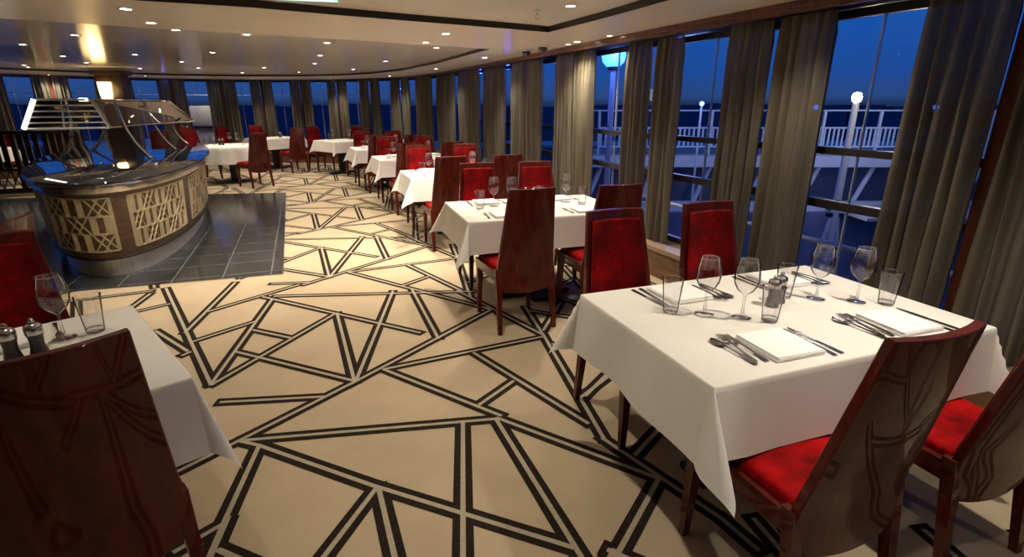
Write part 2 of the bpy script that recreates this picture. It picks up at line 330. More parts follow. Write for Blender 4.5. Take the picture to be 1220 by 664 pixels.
from mathutils.geometry import tessellate_polygon
HA = [(-6.5,2.2),(-2.42,3.70),(-1.76,3.97),(-1.30,4.28),(-.74,4.63),(-.07,5.02),(.33,5.28),(.68,4.49),(.95,3.8),(1.95,1.6),(3.4,-1.5),(4.2,-3.2),(-6.5,-3.2)]
HB = [(-.25,6.83),(-1.71,5.83),(-3.0,5.07),(-3.9,4.45),(-5.2,3.7),(-8.6,3.0),(-10.6,7.5),(-9.66,10.74),(-8.88,11.87),(-7.94,12.85),(-7.0,13.25),(-6.09,13.4),(-5.0,13.35),(-4.07,13.08),(-3.11,12.36),(-2.11,11.0),(-1.22,9.21),(-.55,7.54)]
outer = outline(.34)+[(-12.8,-4.5)]
v3 = [[Vector((*p,0)) for p in P] for P in (outer, HA, HB)]
tris = tessellate_polygon(v3); allv = [(*p, CEILZ) for P in (outer, HA, HB) for p in P]
mb = MB(); mb.add(allv, [tuple(t) for t in tris]); mb.prism(outer, CEILZ+.06, CEILZ+.16)
mb.build('ceiling', CEILWHITE, kind='structure')
def rim(P, z0, z1, name):
    mb = MB(); n = len(P)
    mb.add([(*p, z0) for p in P]+[(*p, z1) for p in P], [(i,(i+1)%n,n+(i+1)%n,n+i) for i in range(n)])
    return mb.build(name, GROOVE, kind='structure', solid=.006)
rim(HA, CEILZ+.002, CEILZ+.055, 'trim_2'); rim(HB, CEILZ+.002, CEILZ+.045, 'trim_3')
mb = MB(); mb.prism(HA, CEILZ+.05, CEILZ+.058); mb.build('ceiling_coffer', CEILWHITE, kind='structure')
mb = MB(); mb.prism(HB, CEILZ+.04, CEILZ+.058); mb.build('ceiling_coffer', CEIL, kind='structure')
# window wall: ledge, pelmet
mb = MB(); sweep(mb, [(0,0),(0,.25),(-.012,.25),(-.012,.285),(.005,.285),(.30,.285),(.34,.285),(.34,0)], .2, WS[-1]-.2); mb.build('wall_right', LEDGEWOOD, kind='structure')
mb = MB(); sweep(mb, [(-.022,.252),(-.022,.292),(.36,.292),(.36,.252)], .2, WS[-1]-.2); mb.build('trim_4', noisy(mat('ledge_top', (.30,.22,.14), .45), 4, [(.3,(.27,.19,.12)),(.7,(.34,.25,.16))]), kind='structure')
mb = MB(); sweep(mb, [(.0,head),(-.0,lambda s:(head(s)+.03)),(-.012,lambda s:(head(s)+.034)),(-.012,CEILZ),(.05,CEILZ),(.05,head)], .2, WS[-1]-.2); mb.build('trim_5', TRIMWOOD, kind='structure')
mb = MB(); sweep(mb, [(.05,lambda s: head(s)+.012),(.05,CEILZ),(.34,CEILZ),(.34,lambda s: head(s)+.012)], .2, WS[-1]-.2); mb.build('trim_6', DARKWOOD, kind='structure')
# rear and left walls, behind the camera
mb = MB(); mb.box((-3.6,-4.55,1.08),(18.6,.1,2.2)); mb.build('wall_back', WALLPAINT, kind='structure')
mb = MB(); mb.box((-12.85,1.7,1.08),(.1,12.6,2.2)); mb.build('wall_left', WALLPAINT, kind='structure')
mb = MB(); mb.box((-3.6,-4.485,.05),(18.2,.03,.1)); mb.build('baseboard_back', TRIMWOOD, kind='structure')
mb = MB(); mb.box((-12.785,1.7,.05),(.03,12.2,.1)); mb.build('baseboard_left', TRIMWOOD, kind='structure')

# windows, posts, curtains
GAPS = [(2.9,3.4),(4.25,4.75),(5.6,6.1),(6.95,7.45),(8.32,8.84),(9.69,10.21),(10.98,11.64),(12.57,13.02),(14.05,14.39),(15.27,15.57),(16.7,16.97),(18.0,18.4),(19.33,19.67),(20.4,20.88),(21.53,21.96),(22.55,23.01),(23.6,24.07),(24.64,24.97),(25.65,26.12),(26.73,27.22),(27.99,28.46),(29.12,29.58),(30.2,30.65)]
POSTS = [2.25]+[(a[1]+b[0])/2 for a, b in zip(GAPS, GAPS[1:])]+[31.2]
tn = 6
for s in POSTS:
    p, a = wall_at(s, .22); tn += 1
    mb = MB(); mb.box((p.x,p.y,(.29+head(s)+.012)/2),(.10,.10,head(s)+.012-.29), a, bev=.008)
    mb.build('trim_%d'%tn, TRIMWOOD, kind='structure')
wn_ = 0
for i, (a, b) in enumerate(zip(POSTS, POSTS[1:])):
    wn_ += 1; h = head((a+b)/2)+.012
    mb = MB(); n = 6
    vs = []
    for k in range(n+1):
        p, _ = wall_at(a+.04+(b-a-.08)*k/n, .27); vs += [(p.x,p.y,.29),(p.x,p.y,h)]
    mb.add(vs, [(2*k,2*k+2,2*k+3,2*k+1) for k in range(n)])
    pane = mb.build('window_%d'%wn_, PANE, kind='structure')
    mb = MB()
    for z, t, d in ((.32,.05,.05),(h-.03,.05,.05),(1.255,.045,.05),(.905,.055,.06))[:4 if a < 16 else 2]: sweep(mb, [(.275-d/2,z-t/2),(.275-d/2,z+t/2),(.275+d/2,z+t/2),(.275+d/2,z-t/2)], a+.04, b-.04, .2)
    fr = mb.build('window_frame', WINFRAME, parent=pane)
    p, an = wall_at((a+b)/2+(b-a)*.06, .285); mb = MB(); mb.box((p.x,p.y,(.33+h)/2),(.008,.02,h-.36), an); mb.build('mullion', BRUSHED, parent=pane)

def curtain_mesh(s0, s1, seed, flare=1.06, free=1):
    """free=+1: free edge at s1, -1: at s0"""
    rnd = random.Random(seed); wd = s1-s0; k = max(3, round(wd/.082)); nu = k*8; nv = 14; zb = .30; zt = head((s0+s1)/2)+.0
    ph = rnd.random()*6; ph2 = rnd.random()*6; am = [rnd.uniform(.6,1.25) for _ in range(k+2)]
    def fn(u, v):
        z = zt-(zt-zb)*v
        hd = min(1, v/.075)
        wv = 1 + (flare-1)*v**1.3
        uu = (u-.5)
        s = (s0 + wd*u*wv) if free > 0 else (s1 - wd*(1-u)*wv)
        kk = int(u*k*.999); A = .036*am[kk]*(.45+.55*hd)*(1-.15*v)
        ph_ = u*k*2*pi
        sag = .010*sin(ph2+5*v+u*9)*v
        off = .105 + A*sin(ph_) + .25*A*sin(2*ph_+ph+2.2*v) + sag
        if v < .085: off += .012*abs(sin(ph_*1.0))*sin(pi*v/.085)
        s += .010*sin(ph_*.5+ph+3*v)*hd
        p, _ = wall_at(s, max(.035, min(.165, off))); return (p.x, p.y, z)
    mb = MB(); mb.grid(fn, nu, nv); return mb
ordw = lambda i: ORD[i]
side = [('left','right')]
for i, (ga, gb) in enumerate(GAPS):
    if i == len(GAPS)-1: break
    post = POSTS[i+1]; nxt = GAPS[i+1][0]
    # curtain on the far side of this window (left in the picture), and on the near side of the next
    fl_ = 1.10 if i > 12 else 1.04
    vis = i-3
    nm1 = 'left curtain of the %s window from the right'%ordw(max(0, vis-1)) if vis >= 1 else None
    for (s0, s1, fr, lab) in ((gb, post-.035, -1, 'taupe curtain left of the %s window counted from the right'%(ordw(vis-1) if vis >= 1 else 'off-frame')),
                              (post+.035, nxt, 1, 'taupe curtain right of the %s window counted from the right'%(ordw(vis) if vis >= 0 else 'off-frame'))):
        if s1 < 6.3: continue
        if 'off-frame' in lab: lab = 'dark taupe curtain cut off by the right edge of the photo' if s0 > 7.4 and s1 < 8 else 'taupe curtain off the right edge, %s of the hidden post'%('left' if fr < 0 else 'right')
        o = curtain_mesh(s0, s1, int(s0*100), fl_, fr).build('curtain', CURTAIN, smooth=True, angle=180)
        tag(o, lab, 'curtain', 'pleated curtains along the window wall')
# ------------------------------------------------------------------ dining chair
def back_y(z): return -.215-max(0, z-.45)*.195 - .0*(z < .45)
def back_hw(z): return .225-.064*max(0, (z-.30))/.73
def back_shell(mb, z0f, z1, inset, y0, y1, nx=10, nz=14):
    """curved tapering panel: y0 = rear skin, y1 = front skin (offsets from the rake line)"""
    def P(u, v, off):
        x_ = 2*u-1; z = z0f(x_)+(z1-z0f(x_))*v; hw = back_hw(z)-inset
        y = back_y(z)-.028*(1-x_*x_)+off
        return (x_*hw, y, z)
    n = (nx+1)*(nz+1); vs = [P(i/nx, j/nz, o) for o in (y0, y1) for j in range(nz+1) for i in range(nx+1)]; w_ = nx+1; fs = []
    for j in range(nz):
        for i in range(nx):
            a = j*w_+i; fs.append((a,a+1,a+w_+1,a+w_)); fs.append((n+a,n+a+w_,n+a+w_+1,n+a+1))
    for j in range(nz):
        for i in (0, nx): a = j*w_+i; fs.append((a,a+w_,n+a+w_,n+a))
    for i in range(nx):
        for j in (0, nz): a = j*w_+i; fs.append((a,a+1,n+a+1,n+a))
    mb.add(vs, fs)
def pad(mb, pts, z0, z1, r=.018, crown=.012):
    """cushion: rounded pad over a quad footprint (4 points ccw)"""
    c = Vector((sum(p[0] for p in pts)/4, sum(p[1] for p in pts)/4)); n = 10
    def at(u, v, k): 
        a = Vector(pts[0]).lerp(Vector(pts[1]), u); b = Vector(pts[3]).lerp(Vector(pts[2]), u); p = a.lerp(b, v); return c+(p-c)*k
    def top(u, v):
        e = min(u, 1-u, v, 1-v); q = min(1, e/.09); zz = z1-r*(1-math.sqrt(max(0, 1-(1-q)**2)))+crown*sin(pi*u)*sin(pi*v)
        p = at(u, v, 1); return (p.x, p.y, zz)
    us = [0,.015,.04,.09,.25,.5,.75,.91,.96,.985,1]; vs = [top(u, v) for v in us for u in us]; w_ = len(us)
    fs = [(j*w_+i,j*w_+i+1,(j+1)*w_+i+1,(j+1)*w_+i) for j in range(w_-1) for i in range(w_-1)]
    ring = [i for i in range(w_)]+[j*w_+w_-1 for j in range(1,w_)]+[(w_-1)*w_+i for i in range(w_-2,-1,-1)]+[j*w_ for j in range(w_-2,0,-1)]
    base = len(vs); vs += [(vs[i][0], vs[i][1], z0) for i in ring]; m_ = len(ring)
    fs += [(ring[i], base+i, base+(i+1)%m_, ring[(i+1)%m_]) for i in range(m_)]; fs.append(tuple(base+i for i in range(m_)))
    mb.add(vs, fs)
def make_chair():
    t = thing('dining_chair', 'x', 'chair', group='red velvet dining chairs')
    def leg(x0, y0, z0, s0, x1, y1, s1):
        mb = MB(); q = lambda x, y, s, z: [(x-s,y-s,z),(x+s,y-s,z),(x+s,y+s,z),(x-s,y+s,z)]
        mb.hexa(q(x1,y1,s1,0), q(x0,y0,s0,z0)); return mb.build('leg', MAHOGANY, t)
    for sx in (-1, 1):
        leg(sx*.200, .197, .43, .023, sx*.208, .208, .0135)
        leg(sx*.200, -.205, .46, .022, sx*.208, -.268, .0140)
    mb = MB()
    b = [(-.222,-.225),(.222,-.225),(.228,.222),(-.228,.222)]
    mb.hexa([(x*.985,y*.985,.375) for x, y in b], [(x,y,.445) for x, y in b]); mb.build('seat_frame', MAHOGANY, t)
    mb = MB(); pad(mb, [(-.195,-.195),(.195,-.195),(.205,.205),(-.205,.205)], .440, .482); mb.build('seat_cushion', VELVET, t, smooth=True, angle=60)
    mb = MB(); back_shell(mb, lambda x: .285+.035*x*x, 1.03, 0, -.016, .014)
    o = mb.build('backrest', MAHOGANY, t, smooth=True, angle=40)
    bv = o.modifiers.new('edge', 'BEVEL'); bv.width = .004; bv.segments = 2; bv.limit_method = 'ANGLE'
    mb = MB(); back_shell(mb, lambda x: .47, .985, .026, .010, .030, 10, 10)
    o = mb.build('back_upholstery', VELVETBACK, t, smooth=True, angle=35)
    bv = o.modifiers.new('edge', 'BEVEL'); bv.width = .010; bv.segments = 3; bv.limit_method = 'ANGLE'
    return t
CH0 = make_chair(); chair_used = [False]
def chair(x, y, facing, label):
    """facing: vector the sitter looks along"""
    rz = atan2(facing[1], facing[0])-pi/2
    if not chair_used[0]:
        chair_used[0] = True; CH0.location = (x,y,.002); CH0.rotation_euler = (0,0,rz); CH0['label'] = label; return CH0
    return dup(CH0, label, (x,y,.002), rz, 'red velvet dining chairs')

# ------------------------------------------------------------------ tables and cloths
def cloth_mb(w_, l_, h, d, seed, na=9, nb=11, tilt=.10, lean=(0,0,0,0), tail=None):
    rnd = random.Random(seed); hw, hl = w_/2, l_/2
    ph = [rnd.random()*6.28 for _ in range(8)]; am = [rnd.uniform(.6,1.3) for _ in range(8)]; dd = [d*rnd.uniform(.95,1.06) for _ in range(4)]
    tails = [rnd.uniform(.30,.46) for _ in range(4)]
    if tail: tails = list(tail)
    ex_ = [0,.004,.012,.03]+[d*t for t in (.22,.36,.5,.64,.78,.9,1.)]
    X = [-hw-e for e in reversed(ex_)]+[-hw+w_*i/(na+1) for i in range(1,na+1)]+[hw+e for e in ex_]
    Y = [-hl-e for e in reversed(ex_)]+[-hl+l_*i/(nb+1) for i in range(1,nb+1)]+[hl+e for e in ex_]
    R_ = .010
    def drop(e, fl):
        # rounded over the edge then hanging
        if e < R_*1.57: a = e/R_; return R_*sin(a)*.6, R_*(1-cos(a))
        k = e-R_*1.57; return R_*.6+fl*k, R_+k*math.sqrt(max(0, 1-fl*fl))
    def pos(x, y):
        ex, ey = max(0, abs(x)-hw), max(0, abs(y)-hl); sx, sy = (1 if x > 0 else -1), (1 if y > 0 else -1)
        cx, cy = max(-hw, min(hw, x)), max(-hl, min(hl, y))
        if ex == 0 and ey == 0: return (x, y, h+.0012*sin(9*x+ph[0])*sin(7*y+ph[1]))
        if ey == 0:
            k = 0 if sx > 0 else 1; wv = (.05*sin(y*7+ph[k])*am[k]+.03*sin(y*15+ph[k+2]))
            o, z = drop(ex*dd[k]/d, max(.02, tilt+wv)); return (cx+sx*o, y, h-z)
        if ex == 0:
            k = 2 if sy > 0 else 3; wv = (.05*sin(x*6+ph[k+2])*am[k]+.03*sin(x*14+ph[k+4]))
            o, z = drop(ey*dd[k]/d, max(.02, tilt+wv)); return (x, cy+sy*o, h-z)
        r = hypot(ex, ey); fi = atan2(ey, ex); kx = 0 if sx > 0 else 1; ky = 2 if sy > 0 else 3
        wx = max(.02, tilt+.05*sin(cy*7+ph[kx])*am[kx]+.03*sin(cy*15+ph[kx+2])); wy = max(.02, tilt+.05*sin(cx*6+ph[ky+2])*am[ky]+.03*sin(cx*14+ph[ky+4]))
        q = fi/(pi/2); f = wx*(1-q)+wy*q; sc = (dd[kx]*(1-q)+dd[ky]*q)/d
        kc = (sx > 0)*2+(sy > 0); T = tails[kc]; f = f+T*sin(2*fi)**1.6
        rr = r*sc; o, z = drop(rr, min(.75, f))
        fd = fi+lean[kc]*sin(2*fi); return (cx+sx*o*cos(fd), cy+sy*o*sin(fd), h-z)
    mb = MB(); W_ = len(X); mb.add([pos(x, y) for y in Y for x in X], [(j*W_+i,j*W_+i+1,(j+1)*W_+i+1,(j+1)*W_+i) for j in range(len(Y)-1) for i in range(W_-1)])
    return mb
def rect_table(c, a, w_, l_, desc, seed, drop=.255, h=.75, **kw):
    t = thing('dining_table', 'pedestal table hidden under the cloth of the '+desc, 'table', (c[0],c[1],.002), a, 'pedestal dining tables')
    mb = MB(); mb.box((0,0,h-.02-.006),(w_-.01,l_-.01,.034), bev=.006); mb.build('tabletop', DARKWOOD, t)
    mb = MB(); mb.box((0,0,.36),(.13,.09,.70)); mb.build('pedestal', IRON, t)
    mb = MB(); mb.box((0,0,.02),(.62,.16,.036), bev=.008); mb.box((0,0,.02),(.16,.46,.036), bev=.008); mb.build('base', IRON, t)
    o = cloth_mb(w_, l_, h, drop, seed, **kw).build('tablecloth', LINEN, smooth=True, angle=180, loc=(c[0],c[1],0.0)); o.rotation_euler = (0,0,a)
    tag(o, 'white tablecloth draped over the '+desc, 'tablecloth', 'white tablecloths'); return t
def local(c, a, x, y): return (c[0]+cos(a)*x-sin(a)*y, c[1]+sin(a)*x+cos(a)*y)
TABLES = {
 'T1': ((1.067,2.026),.348,1.30,.86,'large front table'),
 'T2': ((.177,4.326),.311,1.30,.86,'second table of the window row'),
 'T3': ((-.664,6.654),.345,1.30,.86,'third table of the window row'),
 'T4': ((-1.52,8.675),.39,1.30,.86,'fourth table of the window row'),
 'T5': ((-2.43,10.59),.42,1.30,.86,'fifth table of the window row'),
 'T6': ((-4.01,12.74),pi/4,.8,1.0,'small angled far table'),
 'T7': ((-5.95,13.75),1.01,1.1,.86,'table in front of the back windows'),
 'TL': ((-1.755,1.31),atan2(.70,.71),1.30,.86,'table at the left foreground'),
 'TB': ((-8.05,12.25),.95,1.30,.86,'table behind the buffet guard'),
 'T9': ((-10.3,10.2),1.1,1.30,.86,'table behind the dark wooden screen'),
}
for i, (k, (c, a, w_, l_, d)) in enumerate(TABLES.items()): rect_table(c, a, w_, l_, d, 11+i*3, **({'lean':(.62,0,.3,0),'tail':(.36,.34,.3,.4)} if k == 'T1' else {'tail':(.3,.3,.17,.3)} if k == 'TL' else {}))
# round table beyond the buffet
rc = (-5.83,11.25)
t = thing('round_dining_table', 'round pedestal table under a white cloth just beyond the buffet counter', 'table', (*rc,.002), 0)
mb = MB(); mb.lathe([(0,.71),(.54,.71),(.55,.72),(.55,.738),(.54,.744),(0,.744)], 40); mb.build('tabletop', DARKWOOD, t, smooth=True)
mb = MB(); mb.lathe([(0,.04),(.07,.04),(.065,.71),(0,.71)], 16); mb.build('pedestal', IRON, t, smooth=True)
mb = MB(); mb.lathe([(0,0),(.30,0),(.30,.02),(.08,.05),(0,.05)], 28); mb.build('base', IRON, t, smooth=True)
mb = MB()
def rcl(u, v):
    a = u*2*pi
    if v < .5: r = .56*v/.5; return (r*cos(a), r*sin(a), .75)
    q = (v-.5)/.5; z = .75-.34*q; r = .56+.02*min(1,q*6)+q*(.030+.03*sin(9*a)+.015*sin(17*a+1)); return (r*cos(a), r*sin(a), z)
mb.grid(rcl, 96, 16); o = mb.build('tablecloth', LINEN, smooth=True, angle=180, loc=(*rc,0)); tag(o, 'white cloth on the round table just beyond the buffet counter', 'tablecloth', 'white tablecloths')

# chairs
def tchair(k, x, y, facing_local, label, jit=0.):
    c, a = TABLES[k][0], TABLES[k][1]; p = local(c, a, x, y); b = a+jit; f = facing_local
    chair(p[0], p[1], (cos(b)*f[0]-sin(b)*f[1], sin(b)*f[0]+cos(b)*f[1]), label)
U, D = (0,1), (0,-1)
tchair('T1', -.325, -.455, U, 'mahogany chair in the right foreground, back to the camera, red seat showing')
tchair('T1', .345, -.46, U, 'red velvet chair cut off by the right edge at the front table')
tchair('T1', -.27, .50, D, 'dark red backed chair facing the camera across the front table, the left one')
tchair('T1', .335, .52, D, 'dark red backed chair facing the camera across the front table, nearest the curtains')
tchair('T2', -.33, -.49, U, 'mahogany chair standing clear in the aisle at the second table, seen from behind', .06)
tchair('T2', .33, -.50, U, 'mahogany chair by the window side of the second table, seen from behind')
tchair('T2', -.27, .47, D, 'red backed chair on the far side of the second table, aisle side')
tchair('T2', .29, .44, D, 'red backed chair on the far side of the second table, window side')
for k, nm, dy in (('T3','third',.60),('T4','fourth',.60),('T5','fifth',.52)):
    tchair(k, -.31, -dy, U, 'mahogany chair back at the %s window row table, near side by the aisle'%nm)
    tchair(k, .33, -dy, U, 'mahogany chair back at the %s window row table, near side by the windows'%nm)
    tchair(k, -.34, .46, D, 'bright red chair back at the %s window row table, far side by the aisle'%nm)
    tchair(k, .30, .48, D, 'bright red chair back at the %s window row table, far side by the windows'%nm)
chair(-3.42, 12.15, (-.7,.7), 'mahogany chair with its back to the window row at the small angled far table')
chair(-4.72, 13.42, (.72,-.7), 'red backed chair at the left far side of the small angled far table')
chair(-3.98, 13.80, (-.02,-1), 'dark red chair under the bright curtain behind the small angled far table')
chair(-5.25, 13.00, (-.78,.62), 'tall brown backed chair at the aisle side of the table by the back windows')
chair(-6.85, 13.35, (.85,-.5), 'red chair at the left end of the table by the back windows')
chair(-6.55, 14.25, (.6,-.75), 'red chair between the back windows and the table in front of them')
chair(-5.07, 10.57, (-.81,.59), 'tall mahogany chair pulled out on the right of the round table')
chair(-6.62, 11.62, (.9,-.42), 'red chair on the left of the round table, beyond the buffet corner')
f = (-.71,.70); r_ = (.70,.71); TLc = TABLES['TL'][0]
def tl(r, ff): return (TLc[0]+r*r_[0]+ff*f[0], TLc[1]+r*r_[1]+ff*f[1])
p = tl(.33,-.345); chair(p[0], p[1], f, 'dark wooden chair back filling the lower left corner of the photo')
p = tl(.285,.57); chair(p[0], p[1], (.71,-.70), 'dark red chair facing the camera beyond the left foreground table')
chair(-2.72, 2.42, (-.97,-.25), 'dark chair at the left edge, only its top corner showing behind the dark red one')
chair(-8.75, 12.6, (.8,-.55), 'red chair left of the table seen through the buffet guard')
chair(-7.85, 13.0, (.1,-1), 'red chair behind the table seen through the buffet guard')
chair(-7.5, 11.55, (-.7,.7), 'dark chair on the near right of the table seen through the buffet guard')
chair(-11.0, 10.7, (.9,-.4), 'red chair at the far left edge beyond the wooden screen')
chair(-10.4, 11.0, (.4,-.9), 'red chair beyond the wooden screen, below the left buffet rack')
# ------------------------------------------------------------------ buffet
bc, ba, BA, BB = (-5.407,7.746), RAD(119.2), 3.592, .952
def bel(th, ins, z):
    x, y = (BA-ins)*cos(th), (BB-ins)*sin(th); return (x, y, z)
bt = thing('buffet_counter', 'oval buffet counter with black top, brass lattice panels and steel plinth', 'buffet counter', (*bc,0), ba)
def ering(prof, name, m, n=120, cap0=False, cap1=False, smooth=True):
    mb = MB(); vs = [bel(2*pi*k/n, ins, z) for ins, z in prof for k in range(n)]
    fs = [(i*n+k,i*n+(k+1)%n,(i+1)*n+(k+1)%n,(i+1)*n+k) for i in range(len(prof)-1) for k in range(n)]
    if cap0: fs.append(tuple(range(n-1,-1,-1)))
    if cap1: fs.append(tuple(range((len(prof)-1)*n, len(prof)*n)))
    mb.add(vs, fs); return mb.build(name, m, bt, smooth=smooth, angle=35)
ering([(.20,.004),(.20,.16),(.16,.165),(.16,.18)], 'plinth', BRUSHED)
ering([(.15,.178),(.135,.185),(.125,.21),(.075,.80),(.07,.81)], 'body', BROWN)
ering([(.13,.172),(.118,.176),(.118,.190),(.13,.195)], 'base_trim', IRON)
ering([(.07,.795),(.03,.80),(.022,.845),(.022,.855)], 'apron_band', STEEL)
ering([(.03,.850),(.004,.853),(0,.862),(0,.888),(.006,.896),(.02,.90)], 'counter_top', BLACKTOP, cap1=True)
ering([(-.001,.858),(-.006,.861),(-.006,.874),(-.001,.877)], 'steel_edge', STEEL)
def bsurf(th, v, out):   # body skin, v 0..1 from bottom to top
    ins = .125+(.075-.125)*v - out; return Vector(bel(th, ins, .21+.59*v))
def panel(th0, th1, ncol, shift):
    mb = MB()
    def bar(t0, v0, t1, v1, wd, out=.010):
        n = max(2, int(abs(t1-t0)*28)); P = [bsurf(t0+(t1-t0)*i/n, v0+(v1-v0)*i/n, out) for i in range(n+1)]
        Q = [bsurf(t0+(t1-t0)*i/n, v0+(v1-v0)*i/n, .001) for i in range(n+1)]
        for i in range(n):
            d = (P[i+1]-P[i]); nrm = (P[i]-Q[i]).normalized(); s = d.cross(nrm).normalized()*wd/2
            mb.add([Q[i]-s,Q[i]+s,Q[i+1]+s,Q[i+1]-s,P[i]-s,P[i]+s,P[i+1]+s,P[i+1]-s], [(3,2,1,0),(4,5,6,7),(0,1,5,4),(1,2,6,5),(2,3,7,6),(3,0,4,7)])
    lo, hi = .09, .92; rows = 3; rh = (hi-lo)/rows; cw = (th1-th0)/ncol
    for v in (lo, lo+rh, lo+2*rh, hi): bar(th0, v, th1, v, .016)
    for t_ in (th0, th1): bar(t_, lo, t_, hi, .03)
    for r in range(rows):
        v0, v1 = lo+r*rh, lo+(r+1)*rh
        for c_ in range(ncol):
            t0, t1 = th0+c_*cw, th0+(c_+1)*cw
            if (c_+r+shift) % 2 == 0:
                for q in (.2, .78): bar(t0+cw*q, v0, t0+cw*q, v1, .052, .008)
            else:
                bar(t0, v0, t0+cw*.62, v1, .013); bar(t0+cw*.62, v0, t0, v1, .013)
                bar(t0+cw*.38, v0, t1, v1, .013); bar(t1, v0, t0+cw*.38, v1, .013)
    mb.build('lattice_panel', BRASS, bt)
panel(RAD(150), RAD(186), 3, 1); panel(RAD(195), RAD(226), 5, 0); panel(RAD(232), RAD(272), 6, 1); panel(RAD(108), RAD(142), 4, 0)
# glass guard standing on the counter
gc, gax, grt = Vector((-5.15,7.5,0)), Vector((-.446,.895,0)), Vector((.895,.446,0))
gp = lambda s, r, z: gc+gax*s+grt*r+Vector((0,0,z))
gt = thing('buffet_guard', 'steel and glass sneeze guard on curved tubes standing on the buffet', 'sneeze guard', (0,0,0), 0)
def bez(p0, p1, p2, n=12): return [p0*(1-t)**2+p1*2*t*(1-t)+p2*t*t for t in [i/n for i in range(n+1)]]
for (s, r0, r1) in ((-.9,.25,.0),(.5,.40,.12),(1.95,.44,.26)):
    mb = MB(); mb.tube(bez(gp(s,r0,.902), gp(s,r0-.24,1.14), gp(s,r1,1.60)), .022, 10); mb.lathe([(0,0),(.035,0),(.035,.012),(0,.012)], 14, tuple(gp(s,r0,.9015))); mb.build('support_tube', STEEL, gt, smooth=True)
for (s, r0, r1) in ((-.55,-.76,-.55),(1.2,-.74,-.5)):
    mb = MB(); mb.tube(bez(gp(s,r0,.902), gp(s,r0+.26,1.10), gp(s,r1,1.60)), .022, 10); mb.lathe([(0,0),(.035,0),(.035,.012),(0,.012)], 14, tuple(gp(s,r0,.9015))); mb.build('support_tube', STEEL, gt, smooth=True)
def gpanel(c, name, m, th=.008):
    n = (c[1]-c[0]).cross(c[3]-c[0]).normalized()*th; mb = MB(); mb.hexa(c, [p+n for p in c]); return mb.build(name, m, gt)
LA = [gp(-.9,-.90,1.28), gp(-.9,-.12,1.28), gp(-.9,-.24,1.60), gp(-.9,-.74,1.60)]
gpanel(LA, 'glass_panel', GUARDGLASS)
RA = [gp(-.9,-.10,1.28), gp(1.95,.62,1.28), gp(1.95,.30,1.60), gp(-.9,-.22,1.60)]
gpanel(RA, 'glass_panel', GUARDGLASS)
BAK = [gp(1.95,-.85,1.28), gp(-.9,-.92,1.28), gp(-.9,-.76,1.60), gp(1.95,-.5,1.60)]
gpanel(BAK, 'glass_panel', GUARDGLASS)
gpanel([gp(-.9,-.76,1.60), gp(-.9,-.22,1.60), gp(1.95,.30,1.60), gp(1.95,-.5,1.60)], 'top_glass', GUARDGLASS)
mb = MB()
for k in range(6):
    t_ = k/5; a = LA[0].lerp(LA[3], t_); b = LA[1].lerp(LA[2], t_); mb.tube([a, b], .010 if 0 < k < 5 else .014, 6)
for q in (0, .45, 1): mb.tube([LA[0].lerp(LA[1], q), LA[3].lerp(LA[2], q)], .009 if q != 0 else .012, 6)
mb.build('rack_bars', WHITEMETAL, gt, smooth=True)
mb = MB()
for a, b in ((RA[0],RA[1]),(RA[1],RA[2]),(RA[2],RA[3]),(RA[3],RA[0])): mb.tube([a, b], .010, 6)
mb.tube([RA[0].lerp(RA[1],.5), RA[3].lerp(RA[2],.5)], .009, 6); mb.build('panel_frame', STEEL, gt, smooth=True)
mb = MB(); d = Vector((-.012,-.02,0)); mb.tube([LA[0]+d, LA[3]+d], .022, 8); mb.build('strip_light', STRIPL, gt, smooth=True)
mb = MB(); mb.tube([LA[2]+Vector((-.12,-.015,.0)), LA[2]+Vector((-.02,-.015,.0))], .018, 8); mb.build('spot_lamp', STRIPL, gt, smooth=True)
# column with amber sconce
mb = MB(); mb.box((-7.78,11.02,1.085),(.44,.36,2.17), RAD(14), bev=.012)
mb.box((-7.78,11.02,2.13),(.54,.46,.08), RAD(14), bev=.008); mb.box((-7.78,11.02,.07),(.48,.40,.14), RAD(14), bev=.008); mb.build('column', DARKWOOD, kind='structure')
t = thing('wall_sconce', 'glowing amber sconce on the dark wood column behind the buffet', 'wall lamp', (-7.80,10.80,1.80), RAD(14))
mb = MB(); mb.lathe([(0,-.15),(.085,-.15),(.10,-.05),(.11,.15),(0,.15)], 20); mb.build('lamp_shade', SCONCE, t, smooth=True)
mb = MB(); mb.box((0,.085,0),(.14,.05,.30), bev=.006); mb.build('back_plate', STEEL, t)

# dark wooden screen on the left
sa, sb = Vector((-9.9,8.95)), Vector((-7.75,9.75)); sd = sb-sa; sang = atan2(sd.y, sd.x)
t = thing('partition_screen', 'dark wooden screen with slats above and lattice below, left of the buffet', 'screen', (*sa,0), sang); LS = sd.length
mb = MB(); mb.box((LS/2,0,1.09),(LS,.08,.06), bev=.006); mb.build('top_rail', DARKWOOD, t)
mb = MB(); mb.box((LS/2,0,.46),(LS,.05,.05)); mb.build('middle_rail', DARKWOOD, t)
mb = MB(); mb.box((LS/2,0,.09),(LS,.06,.10)); mb.build('bottom_rail', DARKWOOD, t)
mb = MB(); mb.box((LS/2,-.002,.03),(LS+.02,.08,.05)); mb.build('pale_kickboard', noisy(mat('pale_kickboard', (.4,.34,.24), .5), 3, [(.3,(.36,.3,.21)),(.7,(.44,.38,.27))]), t)
for k in range(6):
    mb = MB(); mb.box((LS*k/5,0,.58),(.07,.07,1.02), bev=.005); mb.build('screen_post', DARKWOOD, t)
xs = 0
